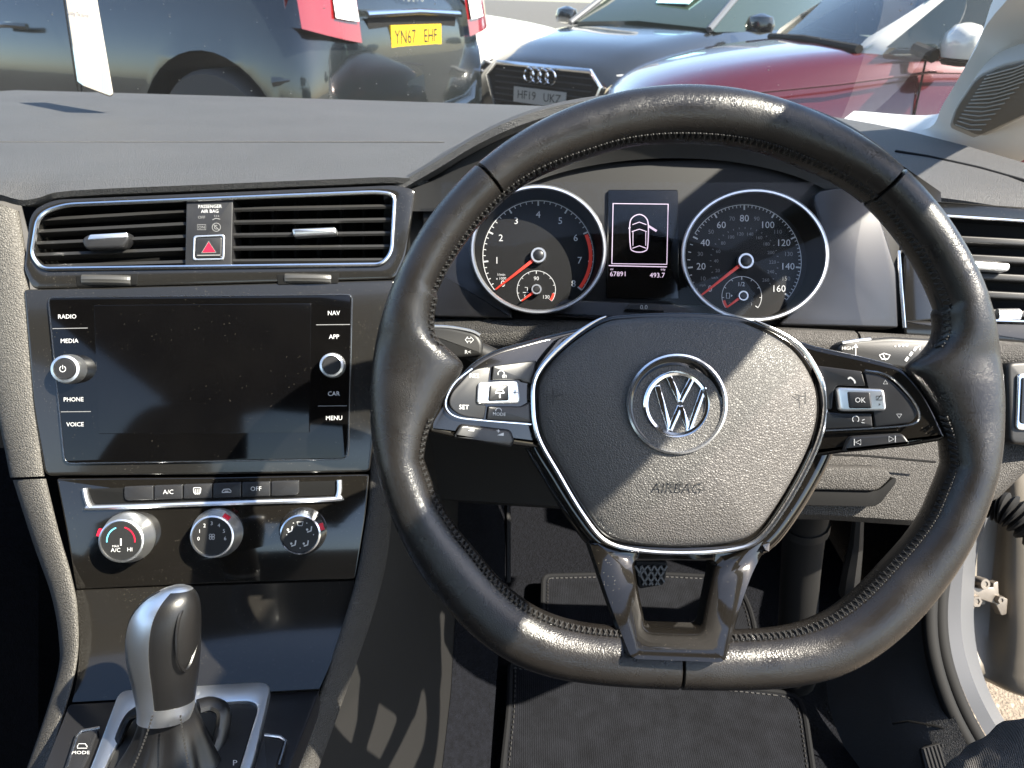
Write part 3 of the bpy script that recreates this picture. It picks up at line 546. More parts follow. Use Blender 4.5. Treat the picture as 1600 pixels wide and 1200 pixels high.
# ---- dark hatchback with four rings
AP = paint('graphite_paint', (.011, .0125, .0135), .3, .2)
A_ = thing('parked_hatchback', 'dark graphite hatchback with four ring badge and pale front plate', 'car', place(846, 118, 5.75, AHEAD, (2.14, 0, .635)))
St = [(-2.05, .7, .4, .62, .75, .5), (-1.9, .86, .28, .78, .98, .7), (-1.0, .89, .25, .84, 1.0, .76), (.3, .89, .25, .82, .98, .76), (.8, .89, .25, .80, .97, .74), (1.2, .885, .25, .76, .935, .70), (1.7, .87, .26, .70, .865, .62), (1.98, .82, .28, .62, .77, .52), (2.1, .72, .32, .55, .70, .46), (2.13, .60, .36, .5, .62, .4)]
ab = car_body(A_, St, AP); cut_wells(ab, [(1.3, .88, .37, .3), (1.3, -.88, .37, .3)])
for x in (-1.3, 1.3):
    for s in (1, -1): wheel_at(A_, x, .76 * s, .325, .22, s)
rows = []
for x, hw, z in ((-1.9, .62, 1.0), (-1.5, .62, 1.36), (-.6, .60, 1.43), (.0, .58, 1.40), (.88, .66, .985)): rows.append([Vector((x, -.74, .96)), Vector((x, -hw, z)), Vector((x, 0, z + .03)), Vector((x, hw, z)), Vector((x, .74, .96))])
MB().grid(rows, closed=True, cap=True).build('glasshouse', mat('tinted_green_glass', (.016, .024, .017), .06, spec=.5), A_)
for s in (1, -1):
    mb = MB(); tube(mb, [(.92, s * .70, .975), (.5, s * .66, 1.19), (.02, s * .61, 1.39)], .026, 8); mb.build('screen_post', M['silver'], A_)
    mb = MB(); mb.grid([[Vector((2.06, s * .50, .66)), Vector((1.98, s * .74, .69)), Vector((1.78, s * .86, .72))], [Vector((2.075, s * .49, .60)), Vector((2.02, s * .74, .61)), Vector((1.85, s * .865, .64))]]); q = mb.build('headlamp', M['dark'], A_)
    mb = MB(); tube(mb, [(1.80, s * .865, .72), (1.985, s * .745, .692), (2.07, s * .51, .662), (2.085, s * .50, .605), (2.03, s * .74, .615)], .010, 6); mb.build('daylight_strip', M['white'], q)
    mr = MB(); lathe(mr, (.62, s * .98, 1.02), [(.02, -.07), (.11, -.05), (.125, .0), (.10, .06), (.02, .085)], 16, sx=.6, sy=1.0); mr.build('door_mirror', AP, A_)
gr_ = [(-.46, .70), (.46, .70), (.56, .60), (.46, .34), (-.46, .34), (-.56, .60)]
panel(A_, [(2.125, y, z) for y, z in gr_], .012, 'grille', M['rubber'])
mb = MB(); tube(mb, [Vector((2.14, y, z)) for y, z in gr_], .018, 8, closed=True); mb.build('grille_frame', M['chrome'], A_)
for i in range(7): mb = MB(); tube(mb, [(2.138, -.48, .38 + .045 * i), (2.138, .48, .38 + .045 * i)], .006, 6); mb.build('grille_bar', M['plastic'], A_)
for i in range(4):
    mb = MB(); tube(mb, [Vector((2.165, -.108 + .072 * i + .048 * math.cos(2 * math.pi * k / 24), .635 + .048 * math.sin(2 * math.pi * k / 24))) for k in range(24)], .0085, 6, closed=True); mb.build('badge_ring', M['polish'], A_)
pt = panel(A_, [(2.155, y, z) for y, z in ((-.26, .54), (.26, .54), (.26, .428), (-.26, .428))], .005, 'number_plate', PW)
car_text(pt, 'HF19', 2.1615, -.125, .484, .088, FRONT, M['black'], 'plate_lettering'); car_text(pt, 'UKZ', 2.1615, .13, .484, .088, FRONT, M['black'], 'plate_lettering')
st_ = panel(A_, [(.60, .30, 1.155), (.60, -.02, 1.155), (.40, -.02, 1.255), (.40, .30, 1.255)], .004, 'price_sticker', mat('sticker_cyan', (.35, .65, .7), .5))
# ---- red car with white mirror
RP = paint('dark_red_paint', (.052, .0032, .0065), .3, .2)
Rr = thing('parked_red_car', 'dark red car with white door mirror and white windscreen post', 'car', place(1512, 44, 3.25, RHEAD, (.55, .98, 1.03)))
St = [(-1.9, .7, .4, .62, .75, .5), (-1.7, .85, .28, .8, 1.0, .7), (-1.0, .87, .25, .86, 1.02, .76), (.2, .875, .25, .86, 1.00, .76), (.7, .875, .25, .84, .99, .74), (1.05, .87, .25, .80, .96, .70), (1.45, .86, .26, .73, .89, .62), (1.75, .81, .28, .64, .80, .5), (1.9, .70, .32, .56, .69, .42), (1.96, .52, .36, .5, .58, .34)]
rb_ = car_body(Rr, St, RP); cut_wells(rb_, [(1.2, .86, .36, .3), (1.2, -.86, .36, .3)])
for x in (-1.25, 1.2):
    for s in (1, -1): wheel_at(Rr, x, .745 * s, .315, .21, s)
RG = glass_mat('pale_green_screen_glass', (.72, .85, .78), .9)
rows = [[Vector((.84, -.70 + 1.4 * k / 8, .985 + .02 * math.sin(math.pi * k / 8))) for k in range(9)], [Vector((.55, -.66 + 1.32 * k / 8, 1.23 + .02 * math.sin(math.pi * k / 8))) for k in range(9)], [Vector((.12, -.6 + 1.2 * k / 8, 1.42 + .02 * math.sin(math.pi * k / 8))) for k in range(9)]]
MB().grid(rows).build('windscreen', RG, Rr)
for s in (1, -1):
    mb = MB().grid([[Vector((x + .03, s * (y - .02), z + .012)), Vector((x, s * (y + .03), z + .02)), Vector((x - .05, s * (y + .075), z - .012)), Vector((x - .05, s * (y + .05), z - .05))] for x, y, z in ((.86, .64, .93), (.80, .665, 1.02), (.68, .685, 1.105), (.48, .655, 1.235), (.30, .62, 1.335), (.10, .585, 1.425))], closed=True, cap=True); mb.build('screen_post', WP, Rr)
    mb = MB(); mb.grid([[Vector((.80, s * .80, 1.0)), Vector((-1.0, s * .80, 1.02))], [Vector((.5, s * .72, 1.25)), Vector((-1.0, s * .72, 1.28))], [Vector((.15, s * .64, 1.42)), Vector((-.9, s * .64, 1.45))]]); mb.build('side_window', CG, Rr)
    mr = MB(); lathe(mr, (.55, s * .98, 1.03), [(.03, -.065), (.105, -.055), (.125, -.01), (.115, .04), (.07, .075), (.02, .085)], 20, sx=.62, sy=1.0); mq = mr.build('door_mirror', WP, Rr)
    mr = MB(); lathe(mr, (.55, s * .98, 1.03), [(.02, -.09), (.09, -.085), (.112, -.066), (.05, -.06)], 20, sx=.62, sy=1.0); mr.build('mirror_base', M['rubber'], mq)
    mb = MB(); tube(mb, [(.66, s * .79, 1.0), (.62, s * .90, .975)], .03, 8); mb.build('mirror_arm', M['rubber'], mq)
    mb = MB(); mb.grid([[Vector((1.90, s * .52, .66)), Vector((1.80, s * .72, .70)), Vector((1.50, s * .83, .76))], [Vector((1.94, s * .52, .56)), Vector((1.85, s * .74, .57)), Vector((1.6, s * .85, .62))]]); mb.build('headlamp', mat('lamp_glass', (.6, .58, .45), .12, coat=1.0), Rr)
    mb = MB(); tube(mb, [(1.62, s * .835, .765), (1.0, s * .862, .845), (.6, s * .85, .905), (-.9, s * .85, .93)], .007, 6); mb.build('body_crease', RP, Rr)
    mb = MB(); tube(mb, [(.62, s * .882, .34), (.63, s * .884, .62), (.62, s * .83, .98)], .005, 6); mb.build('door_gap', M['dark'], Rr)
    mb = MB(); tube(mb, [(.86, s * .884, .66), (.95, s * .886, .665)], .016, 8); mb.build('side_repeater', M['paper'], Rr)
mb = MB(); tube(mb, [(.87, -.68, .985), (.90, 0, 1.0), (.87, .68, .985)], .02, 8); mb.build('wiper_cowl', M['rubber'], Rr)
rows = []
for x, z in ((.12, 1.43), (-.5, 1.49), (-1.3, 1.46), (-1.75, 1.1)): rows.append([Vector((x, -.61, z - .03)), Vector((x, 0, z + .02)), Vector((x, .61, z - .03))])
MB().grid(rows).build('roof', WP, Rr)
mb = MB(); tube(mb, [Vector((.42 + .05 * math.sin(2 * math.pi * k / 24), -.34 + .175 * math.cos(2 * math.pi * k / 24), 1.07 + .165 * math.sin(2 * math.pi * k / 24))) for k in range(24)], .016, 8, closed=True); mb.build('steering_wheel', M['rubber'], Rr)
mb = MB(); tube(mb, [Vector((.8, -.66, .965)), Vector((.6, -.6, 1.0)), Vector((.3, -.5, .95))], .05, 8); mb.build('dashboard', M['rubber'], Rr)
for y in (-.34, .34): mb = MB(); tube(mb, [Vector((-.35, y, .75)), Vector((-.45, y, 1.05)), Vector((-.5, y, 1.25)), Vector((-.5, y, 1.34))], [.2, .22, .15, .1], 12, flat=.45); mb.build('seat', M['plastic'], Rr)
# ================================================================== dashboard
dash = thing('dashboard', 'dark grey grained dashboard with raised cowl over the dials', 'dashboard', Matrix.Translation((-.2, .9, .9)))
DI = Matrix.Translation((.2, -.9, -.9))
def dbuild(mb, name, m, par=None): mb.v = [tuple(DI @ Vector(v)) for v in mb.v]; return mb.build(name, M[m], par or dash)
# top pad: front lip follows the fascia, back edge the windscreen
CF = Frame(315, 590, .61, yaw=7)
lip = spl([(-1150, 420), (-800, 385), (-420, 345), (-250, 318), (-100, 302), (-20, 300), (30, 312), (60, 309), (110, 298), (330, 288), (520, 280), (620, 277), (680, 286), (760, 300), (1000, 310), (1300, 312), (1400, 305), (1480, 310), (1600, 328), (1760, 350)], 4)
rows = []
for q in lip:
    px, ly = q; dd = .655
    if px < 620: F_ = CF.M @ CF.p(max(px, -1200), ly, .004)
    else:
        E = CF.M @ CF.p(620, ly, .004); d0 = (E - CAM).dot(FW); t = min(1, (px - 620) / 180); F_ = W(px, ly, d0 * (1 - t) + dd * t)
    under = W(px, ly + 9, (F_ - CAM).dot(FW) + .004); zt = 1.013
    yb = 1.40 - .03 * (F_.x + .25) ** 2
    row = [under + Vector((0, .03, -.01)), under, F_]
    for t, dz in ((.018, .62), (.04, .88), (.08, 1.0)): row.append(Vector((F_.x, F_.y + t, F_.z + (zt - F_.z) * dz)))
    y1 = F_.y + .08
    for t in (.12, .3, .5, .7, .88, 1.0): row.append(Vector((F_.x, y1 + (yb - y1) * t, zt - .028 * t * t)))
    row.append(Vector((F_.x, yb + .03, .95)))
    rows.append(row)
mb = MB().grid(rows); pad = dbuild(mb, 'top_pad', 'dash')
sm = MB(); tube(sm, [Vector((x, .80 - .09 * max(0, -x - .1) + .10 * (x + .4), 1.0125)) for x in [-.98 + .9 * i / 20 for i in range(21)]], .0022, 6, flat=.4); dbuild(sm, 'pad_seam', 'dash', None)
sm = MB(); tube(sm, [onz(x, y, 1.0128) for x, y in ((1400, 236), (1450, 244), (1530, 262), (1600, 282), (1680, 306))], .0028, 6, flat=.5); dbuild(sm, 'defroster_slot', 'dark')
# cowl over the dials
sil = spl([(600, 296, .635), (640, 272, .63), (690, 243, .62), (740, 212, .61), (800, 183, .60), (870, 161, .60), (960, 147, .595), (1060, 142, .595), (1160, 147, .595), (1250, 163, .60), (1320, 190, .61), (1380, 228, .63), (1420, 268, .65)], 4)
rows = []
for q in sil:
    F_ = W(q[0], q[1], q[2]); lift = max(0, F_.z - 1.012)
    zt = max(F_.z, 1.0)
    row = [F_ + Vector((0, .075, -.018)), F_ + Vector((0, .03, -.016)), F_ + Vector((0, .004, -.014)), F_ + Vector((0, -.004, -.008)), F_ + Vector((0, -.002, -.002)), F_ + Vector((0, .006, -.0005)), F_ + Vector((0, .03, -.0055))]
    for t in (.25, .5, .75, 1.0):
        row.append(Vector((F_.x, F_.y + .06 + .34 * t, F_.z - .006 - (lift + .012) * (t ** .8))))
    rows.append(row)
mb = MB().grid(rows); dbuild(mb, 'cowl', 'dash')
rows = []                                            # inner roof of the cowl running down to the dials
for q in sil:
    F_ = W(q[0], q[1], q[2]); cx = 1030 + (q[0] - 1030) * .97; cyy = q[1] + 105 + 25 * ((q[0] - 1030) / 400) ** 2
    G = W(cx, min(cyy, 330), .632)
    rows.append([F_ + Vector((0, .0045, -.0145)), F_ * .6 + G * .4 + Vector((0, .004, 0)), G])
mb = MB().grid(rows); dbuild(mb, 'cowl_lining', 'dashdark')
rows = [[W(600, 300, .65), W(660, 292, .645)], [W(598, 400, .65), W(668, 400, .65)], [W(600, 520, .64), W(676, 520, .64)]]
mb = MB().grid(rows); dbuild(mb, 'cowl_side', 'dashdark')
rows = [[W(1405, 255, .655), W(1470, 300, .65)], [W(1412, 400, .65), W(1475, 400, .645)], [W(1412, 530, .635), W(1475, 530, .635)]]
mb = MB().grid(rows); dbuild(mb, 'cowl_side', 'fascia')
mb = MB(); tube(mb, [W(1404, 392, .628), W(1408, 450, .626), W(1413, 512, .624)], .0014, 8); dbuild(mb, 'edge_trim', 'chrome')
# grained trim roll under the dials
def roll(name, m, pts, r, par=None):
    P = spl(pts, 5); mb = MB(); tube(mb, [W(*p) for p in P], r, 14, flat=1.0); return dbuild(mb, name, m, par)
roll('trim_roll', 'trim', [(560, 522, .652), (665, 522, .642), (850, 524, .635), (1060, 530, .63), (1250, 538, .628), (1331, 542, .628)], .0135)
roll('trim_roll', 'trim', [(1336, 543, .628), (1450, 550, .625), (1560, 558, .615), (1680, 570, .60)], .0135)
# knee panel
cols = [1060, 1100, 1140, 1180, 1290, 1380, 1440, 1500, 1560, 1620, 1700]
bot = [806, 807, 808, 810, 812, 818, 822, 806, 778, 720, 660]
rows = []
for x, b in zip(cols, bot):
    t0 = 540 + (x - 640) * .02; r = []
    for k, (t, d) in enumerate(((0, .645), (.12, .634), (.5, .622), (.9, .61), (.97, .612), (1.0, .622), (1.0, .70), (.9, .9))):
        r.append(W(x, t0 + (b - t0) * t, d + (.0 if k < 6 else 0)))
    rows.append(r)
mb = MB().grid(rows); knee = dbuild(mb, 'knee_panel', 'trim')
rows = [[W(x, 545 + (x - 640) * .02, .66), W(x, 600, .74), W(x, 720, .78), W(x, 772 + (x - 560) * .06, .80), W(x, 776 + (x - 560) * .06, .95)] for x in (560, 640, 720, 820, 940, 1070)]
mb = MB().grid(rows); dbuild(mb, 'column_shade_recess', 'dashdark')  # dark set-back surface shaped to stand in for shade left of the column
mb = MB(); tube(mb, [W(1262, 709, .604), W(1350, 712, .603), (W(1462, 722, .602))], .0009, 6); dbuild(mb, 'panel_gap', 'dark', knee)
FK = Frame(1320, 760, .60)
KI = lambda m_: [tuple(DI @ (FK.M @ Vector(v))) for v in m_]
mb = MB(); slab(mb, FK, rp([(1180, 728, 8), (1385, 731, 10), (1396, 745, 10), (1372, 768, 12), (1180, 764, 8)], 8), -.02, .0045, .003); mb.v = KI(mb.v); mb.build('tray_handle', M['trim'], knee)
mb = MB(); slab(mb, FK, rp([(1180, 764, 4), (1372, 768, 10), (1398, 744, 12), (1402, 752, 10), (1372, 792, 14), (1180, 788, 6)], 6), -.02, .0006, .0003); mb.v = KI(mb.v); mb.build('tray_recess', M['dark'], knee)
# ---- driver's side air vent
FV = Frame(1540, 420, .625, yaw=-6)
vent = thing('side_air_vent', 'dark slatted air vent with chrome lines beside the driver door', 'air vent', FV.M)
mb = MB(); slab(mb, FV, rp([(1420, 330, 10), (1480, 318, 10), (1700, 345, 4), (1700, 545, 4), (1416, 520, 4)], 8), -.03, -.024, .001); mb.build('vent_back', M['dark'], vent)
mb = MB(); slab(mb, FV, rp([(1410, 500, 3), (1700, 508, 3), (1700, 548, 3), (1414, 524, 3)], 4), -.02, .003, .002); mb.build('vent_sill', M['fascia'], vent)
mb = MB(); slab(mb, FV, rp([(1440, 312, 8), (1700, 330, 4), (1700, 352, 4), (1460, 335, 4)], 4), -.02, .002, .002); mb.build('vent_header', M['fascia'], vent)
mb = MB(); slab(mb, FV, rp([(1412, 400, 4), (1450, 330, 10), (1462, 336, 6), (1470, 500, 4), (1412, 505, 4)], 4), -.02, .001, .002); mb.build('vent_cheek', M['fascia'], vent)
for y0, y1 in ((336, 352), (498, 505)):
    mb = MB(); tube(mb, [FV.p(1462, y0, .004), FV.p(1560, (y0 * .6 + y1 * .4), .004), FV.p(1700, y1, .004)], .0012, 6); mb.build('chrome_line', M['chrome'], vent)
for i in range(5):
    y = 366 + 28 * i; mb = MB(); slab(mb, FV, rp([(1466, y, 3), (1700, y + 12, 3), (1700, y + 24, 3), (1466, y + 11, 3)], 3), -.018, -.004 - .0006 * i, .0015); mb.build('slat', M['plastic'], vent)
mb = MB(); slab(mb, FV, rp([(1500, 405, 5), (1580, 411, 6), (1578, 424, 6), (1500, 419, 5)], 4), -.004, .006, .002); mb.build('slider_tab', M['satin'], vent)
mb = MB(); c = FV.p(1574, 492, 0); 
rows = [[Vector((c.x + dx, c.y + .0048 * math.cos(a) * (1 + (.06 if k % 2 else 0)), .001 + .0042 * math.sin(a))) for k, a in enumerate([2 * math.pi * j / 32 for j in range(32)])] for dx in (-.0085, .0085)]
mb.grid(rows, closed=True, cap=True); mb.build('thumb_wheel', M['satin'], vent)
# ---- light switch
FL = Frame(1600, 630, .60)
ls = thing('light_switch', 'chrome edged light switch panel at the right end of the dashboard', 'switch', FL.M)
mb = MB(); slab(mb, FL, rp([(1574, 566, 12), (1700, 560, 8), (1700, 702, 8), (1578, 694, 12)], 10), -.02, .006, .003); mb.build('panel', M['plastic'], ls)
mb = MB(); slab(mb, FL, rp([(1591, 584, 6), (1690, 582, 6), (1690, 674, 6), (1588, 672, 8)], 6), 0, .0085, .001); mb.build('chrome_frame', M['chrome'], ls)
mb = MB(); slab(mb, FL, rp([(1597, 590, 4), (1684, 588, 4), (1684, 668, 4), (1594, 662, 6)], 4), 0, .0098, .001); mb.build('switch_face', M['fascia'], ls)
# ================================================================== instrument cluster
FC = Frame(1000, 400, .645)
clu = thing('instrument_cluster', 'instrument cluster with two round dials and a small display behind the wheel', 'instrument cluster', FC.M)
zr = .03
mb = MB(); slab(mb, FC, rp([(655, 262, 20), (1130, 246, 30), (1402, 262, 30), (1412, 512, 8), (1060, 508, 4), (668, 496, 8)], 10), -.02, .008, .002); mb.build('back_panel', M['dial'], clu)
def ell(cx, cy, rx, ry, z, n=72): return [FC.p(x, y, z) for x, y in circ(cx, cy, rx, n, ry)]
# lower surround plates left and right, and the centre bridge
def plate(pts, z, m='cluster', nm='surround_plate'): b = MB(); slab(b, FC, rp(pts, 6), z - .012, z, .0015); return b.build(nm, M[m], clu)
plate([(672, 440, 30), (735, 360, 20), (752, 440, 20), (800, 486, 10), (800, 497, 2), (676, 494, 8)], .019)
plate([(1268, 300, 20), (1330, 290, 30), (1372, 330, 30), (1400, 420, 10), (1404, 512, 4), (1215, 508, 10), (1262, 470, 20), (1296, 400, 30)], .019)
plate([(880, 468, 4), (1112, 478, 4), (1150, 503, 4), (900, 497, 4), (850, 492, 4)], .021)
b = MB(); slab(b, FC, rp([(975, 486, 3), (984, 473, 4), (1030, 474, 4), (1040, 488, 3)], 4), .01, .0245, .0015); rb = b.build('reset_button', M['plastic'], clu)
t = MB(); text(t, FC, '0.0', 1006, 480, 7, .0248); t.build('reset_lettering', M['white'], rb, smooth=False)
GA = [(841, 400, 841.5, 389.5, 106, 100.5), (1163, 409, 1180, 398.5, 115, 103.5)]
gauges = []
for cx, cy, rx0, ry0, rx, ry in GA:
    g = MB(); rows = []
    for px, py, ax, ay, z in ((rx0, ry0, rx + 1, ry + 1, zr - .02), (rx0, ry0, rx + 1, ry + 1, zr), (rx0, ry0, rx - 1, ry - 1, zr + .0022), (rx0, ry0, rx - 4, ry - 4, zr + .0022), (rx0, ry0, rx - 6, ry - 6, zr)):
        rows.append(ell(px, py, ax, ay, z))
    g.grid(rows, closed=True); ring = g.build('dial_ring', M['satin'], clu)
    g = MB(); rows = [ell(rx0, ry0, rx - 5.5, ry - 5.5, zr)]
    for k in range(1, 5):
        t = k / 4; rows.append(ell(rx0 + (cx - rx0) * t, ry0 + (cy - ry0) * t, (rx - 5.5) * (1 - t) + (rx * .845) * t, (ry - 5.5) * (1 - t) + (ry * .89) * t, zr * (1 - t) + .0085 * t))
    g.grid(rows, closed=True); g.build('dial_cone', M['dial'], clu)
    g = MB(); poly(g, FC, circ(cx, cy, rx * .86, 60, ry * .9), .0088); face = g.build('dial_face', M['dial'], clu); gauges.append(face)
ZD = .0092
def ticks(mb, cx, cy, r, a0, a1, n, lens, wd, arcw=1.2):
    if arcw: stroke(mb, FC, arc(cx, cy, r, a0, a1, 48), arcw, ZD)
    for i in range(n + 1):
        l, w_ = lens(i); a = math.radians(a0 + (a1 - a0) * i / n)
        stroke(mb, FC, [(cx + r * math.cos(a), cy - r * math.sin(a)), (cx + (r - l) * math.cos(a), cy - (r - l) * math.sin(a))], w_, ZD)
def at(cx, cy, r, deg): return cx + r * math.cos(math.radians(deg)), cy - r * math.sin(math.radians(deg))
def needle(face, cx, cy, deg, r0, r1, rh, sc_=1.0):
    n = MB(); a = math.radians(deg); dx, dy = math.cos(a), -math.sin(a); w0, w1 = 2.6 * sc_, 1.3 * sc_
    slab(n, FC, [(cx + dx * r0 - dy * w0, cy + dy * r0 + dx * w0), (cx + dx * r1 - dy * w1, cy + dy * r1 + dx * w1), (cx + dx * r1 + dy * w1, cy + dy * r1 - dx * w1), (cx + dx * r0 + dy * w0, cy + dy * r0 - dx * w0)], ZD + .002, ZD + .0034, .0004)
    n.build('needle', M['red'], face)
    h = MB(); c = FC.p(cx, cy, ZD); lathe(h, c, [(rh * FC.k, 0), (rh * FC.k, .0042), (rh * .93 * FC.k, .005), (rh * .72 * FC.k, .005), (rh * .68 * FC.k, .0042), (.0002, .0042)], 32); hb = h.build('needle_hub', M['satin'], face)
    h = MB(); lathe(h, c, [(rh * .67 * FC.k, .003), (rh * .67 * FC.k, .0047), (rh * .5 * FC.k, .0055), (.0002, .0056)], 24); h.build('hub_cap', M['key'], hb)
# tachometer
cx, cy = 841, 400; f = gauges[0]; p = MB()
ticks(p, cx, cy, 86.5, 218, -38, 40, lambda i: (8, 2.4) if i % 5 == 0 else (4.5, 1.2), 1)
for i in range(9): x, y = at(cx, cy, 65 if i not in (0, 8) else 70, 218 - 32 * i); text(p, FC, str(i), x, y, 10.5, ZD)
text(p, FC, '1/min', 783, 429, 4, ZD); text(p, FC, 'x 1000', 783, 435, 4, ZD)
sx_, sy_ = 838, 453; ticks(p, sx_, sy_, 30, 215, -35, 10, lambda i: (5, 1.3) if i % 5 == 0 else (3, .9), 1, .9); text(p, FC, '90', 838, 435, 6, ZD); text(p, FC, '130', 853, 464, 5.5, ZD); text(p, FC, '50', 822, 463, 5, ZD); stroke(p, FC, [(820, 449), (824, 449), (824, 456)], 1, ZD); stroke(p, FC, [(817, 457), (826, 457)], 1, ZD)
p.build('dial_print', M['white'], f, smooth=False)
p = MB(); stroke(p, FC, arc(cx, cy, 82, 24, -37, 20), 5.5, ZD + .0001); stroke(p, FC, arc(sx_, sy_, 27.5, -12, -35, 6), 4, ZD + .0001); p.build('red_zone', M['red'], f, smooth=False)
needle(f, cx, cy, 218, 12, 85, 12.2); needle(f, sx_, sy_, 217, 6, 29, 8, .8)
# speedometer
cx, cy = 1163, 409; f = gauges[1]; p = MB(); q = MB()
ticks(p, cx, cy, 89, 150, -42, 24, lambda i: (4, 1.2), 1, 1.1)
for v in range(0, 161, 5):
    a = 218 - 1.6 * v
    l, w_ = ((8, 2.4) if v % 20 == 0 else (4.5, 1.2)); stroke(p, FC, [at(cx, cy, 89, a), at(cx, cy, 89 - l, a)], w_, ZD)
for v in range(0, 161, 10):
    big = v % 20 == 0; x, y = at(cx, cy, 68 if big else 70, 218 - 1.6 * v); text(p if big else q, FC, str(v), x, y, 10.5 if big else 6.5, ZD)
for v in range(0, 261, 10):
    a = 218 - 1.6 * v * .6214; stroke(q, FC, [at(cx, cy, 54, a), at(cx, cy, 51.5, a)], 1, ZD)
    if v % 20 == 0: x, y = at(cx, cy, 44, a); text(q, FC, str(v), x, y, 5.2, ZD)
text(q, FC, 'mph', 1098, 446, 4, ZD); text(q, FC, 'km/h', 1117, 434, 3.6, ZD)
sx_, sy_ = 1159, 463; ticks(p, sx_, sy_, 31, 215, -35, 8, lambda i: (5, 1.3) if i % 4 == 0 else (3.4, 1), 1, .9); text(p, FC, '1/2', 1158, 444, 6.5, ZD); text(q, FC, '0', 1140, 474, 5, ZD); text(q, FC, '1', 1174, 475, 5, ZD)
stroke(p, FC, [(1135, 458), (1140, 458), (1140, 466), (1135, 466)], 1, ZD, True); poly(p, FC, [(1142, 460), (1145, 462), (1142, 464)], ZD)
p.build('dial_print', M['white'], f, smooth=False); q.build('dial_small_print', M['grey'], f, smooth=False)
p = MB(); stroke(p, FC, arc(sx_, sy_, 28.5, 215, 193, 6), 4, ZD + .0001); p.build('red_zone', M['red'], f, smooth=False)
needle(f, cx, cy, 218, 12, 85, 12.5); needle(f, sx_, sy_, 217, 6, 29, 8, .8)
# centre display
d = MB(); slab(d, FC, rp([(950, 296, 4), (1060, 296, 4), (1062, 468, 4), (948, 466, 4)], 4), 0, .011, .001); dp = d.build('display', M['lcd'], clu)
p = MB(); z = .0114
stroke(p, FC, [(958, 318), (1044, 319), (1042, 413), (956, 412)], 1.7, z, True); stroke(p, FC, [(951, 415), (1042, 417)], 1.5, z)
stroke(p, FC, [(q.x, q.y) for q in spl([(988, 340), (999, 335), (1009, 340), (1013, 352), (1012, 385), (1008, 392), (999, 394), (989, 392), (985, 385), (984, 352)], 4, True)], 1.6, z, True)
for yy, hw in ((349, 11), (360, 12), (386, 11)): stroke(p, FC, [(999 - hw, yy + 2), (999, yy - 2), (999 + hw, yy + 2)], 1.2, z)
stroke(p, FC, [(989, 362), (989, 384)], 1, z); stroke(p, FC, [(1009, 362), (1009, 384)], 1, z); stroke(p, FC, [(1013, 353), (1026, 361)], 3.4, z); stroke(p, FC, [(982, 357), (985, 355)], 2, z)
text(p, FC, '67891', 966, 428, 7.5, z); text(p, FC, '493.7', 1027, 430, 7.5, z); text(p, FC, 'mi', 956, 420.5, 3.6, z); text(p, FC, 'trip', 1036, 421.5, 3.6, z)
p.build('display_graphics', M['lit'], dp, smooth=False)
# clear lens in front of the dials
rows = []
for i in range(9):
    y = 285 + (500 - 285) * i / 8; rows.append([FC.p(x, y, .032 + .006 * math.sin(math.pi * i / 8)) for x in [690 + 700 * k / 14 for k in range(15)]])
g = MB().grid(rows); g.build('lens', M['lens'], clu)
# hood walls from cluster to cowl edge
# ================================================================== centre console
CF = Frame(315, 590, .61, yaw=7)
k_ = CF.k
# which way the yaw goes is checked by depth: right end farther away
con = thing('centre_fascia', 'gloss black centre fascia panel around the vents and touchscreen', 'fascia', CF.M)
hole = rp([(50, 398, 10), (60, 335, 20), (100, 320, 20), (590, 300, 16), (617, 304, 12), (612, 395, 14), (596, 413, 10), (66, 420, 12)], 10)
# upper part: a frame round the vent opening
mb = MB(); ringslab(mb, CF, rp([(36, 420, 8), (46, 330, 20), (80, 311, 20), (620, 288, 16), (650, 296, 10), (634, 400, 14), (618, 436, 10), (50, 452, 12)], 10), hole, -.045, .002, .002); mb.build('vent_surround', M['fascia'], con)
mb = MB(); slab(mb, CF, rp([(36, 452, 6), (330, 445, 4), (618, 437, 8), (600, 560, 20), (578, 738, 8), (330, 742, 4), (70, 744, 12), (52, 640, 20)], 8), -.04, .0018, .002); mb.build('screen_surround', M['fascia'], con)
mb = MB(); tube(mb, [CF.p(x, y, .003) for x, y in hole], .0017, 8, closed=True, upv=Vector((0, 0, 1))); mb.build('chrome_frame', M['chrome'], con)
for x0, y0 in ((168, 438), (482, 436)):
    mb = MB(); slab(mb, CF, rp([(x0 - 50, y0 - 7, 2), (x0 + 48, y0 - 10, 2), (x0 + 46, y0 + 7, 2), (x0 - 48, y0 + 9, 2)], 2), 0, .0024, .0004); mb.build('wheel_slot', M['dark'], con)
    mb = MB(); c = CF.p(x0, y0, 0); rows = []
    for dx in [-.0185 + .037 * j / 18 for j in range(19)]:
        s = math.sqrt(max(0.05, 1 - (dx / .021) ** 2)); rows.append([Vector((c.x + dx, c.y + .0042 * math.cos(a), .001 + .006 * s * max(0, math.sin(a)) * (1.0 if j % 2 else .93))) for j, a in enumerate([math.pi * q / 10 for q in range(11)])])
    mb.grid(rows); mb.build('thumb_wheel', M['wheelgrey'], con, smooth=False)
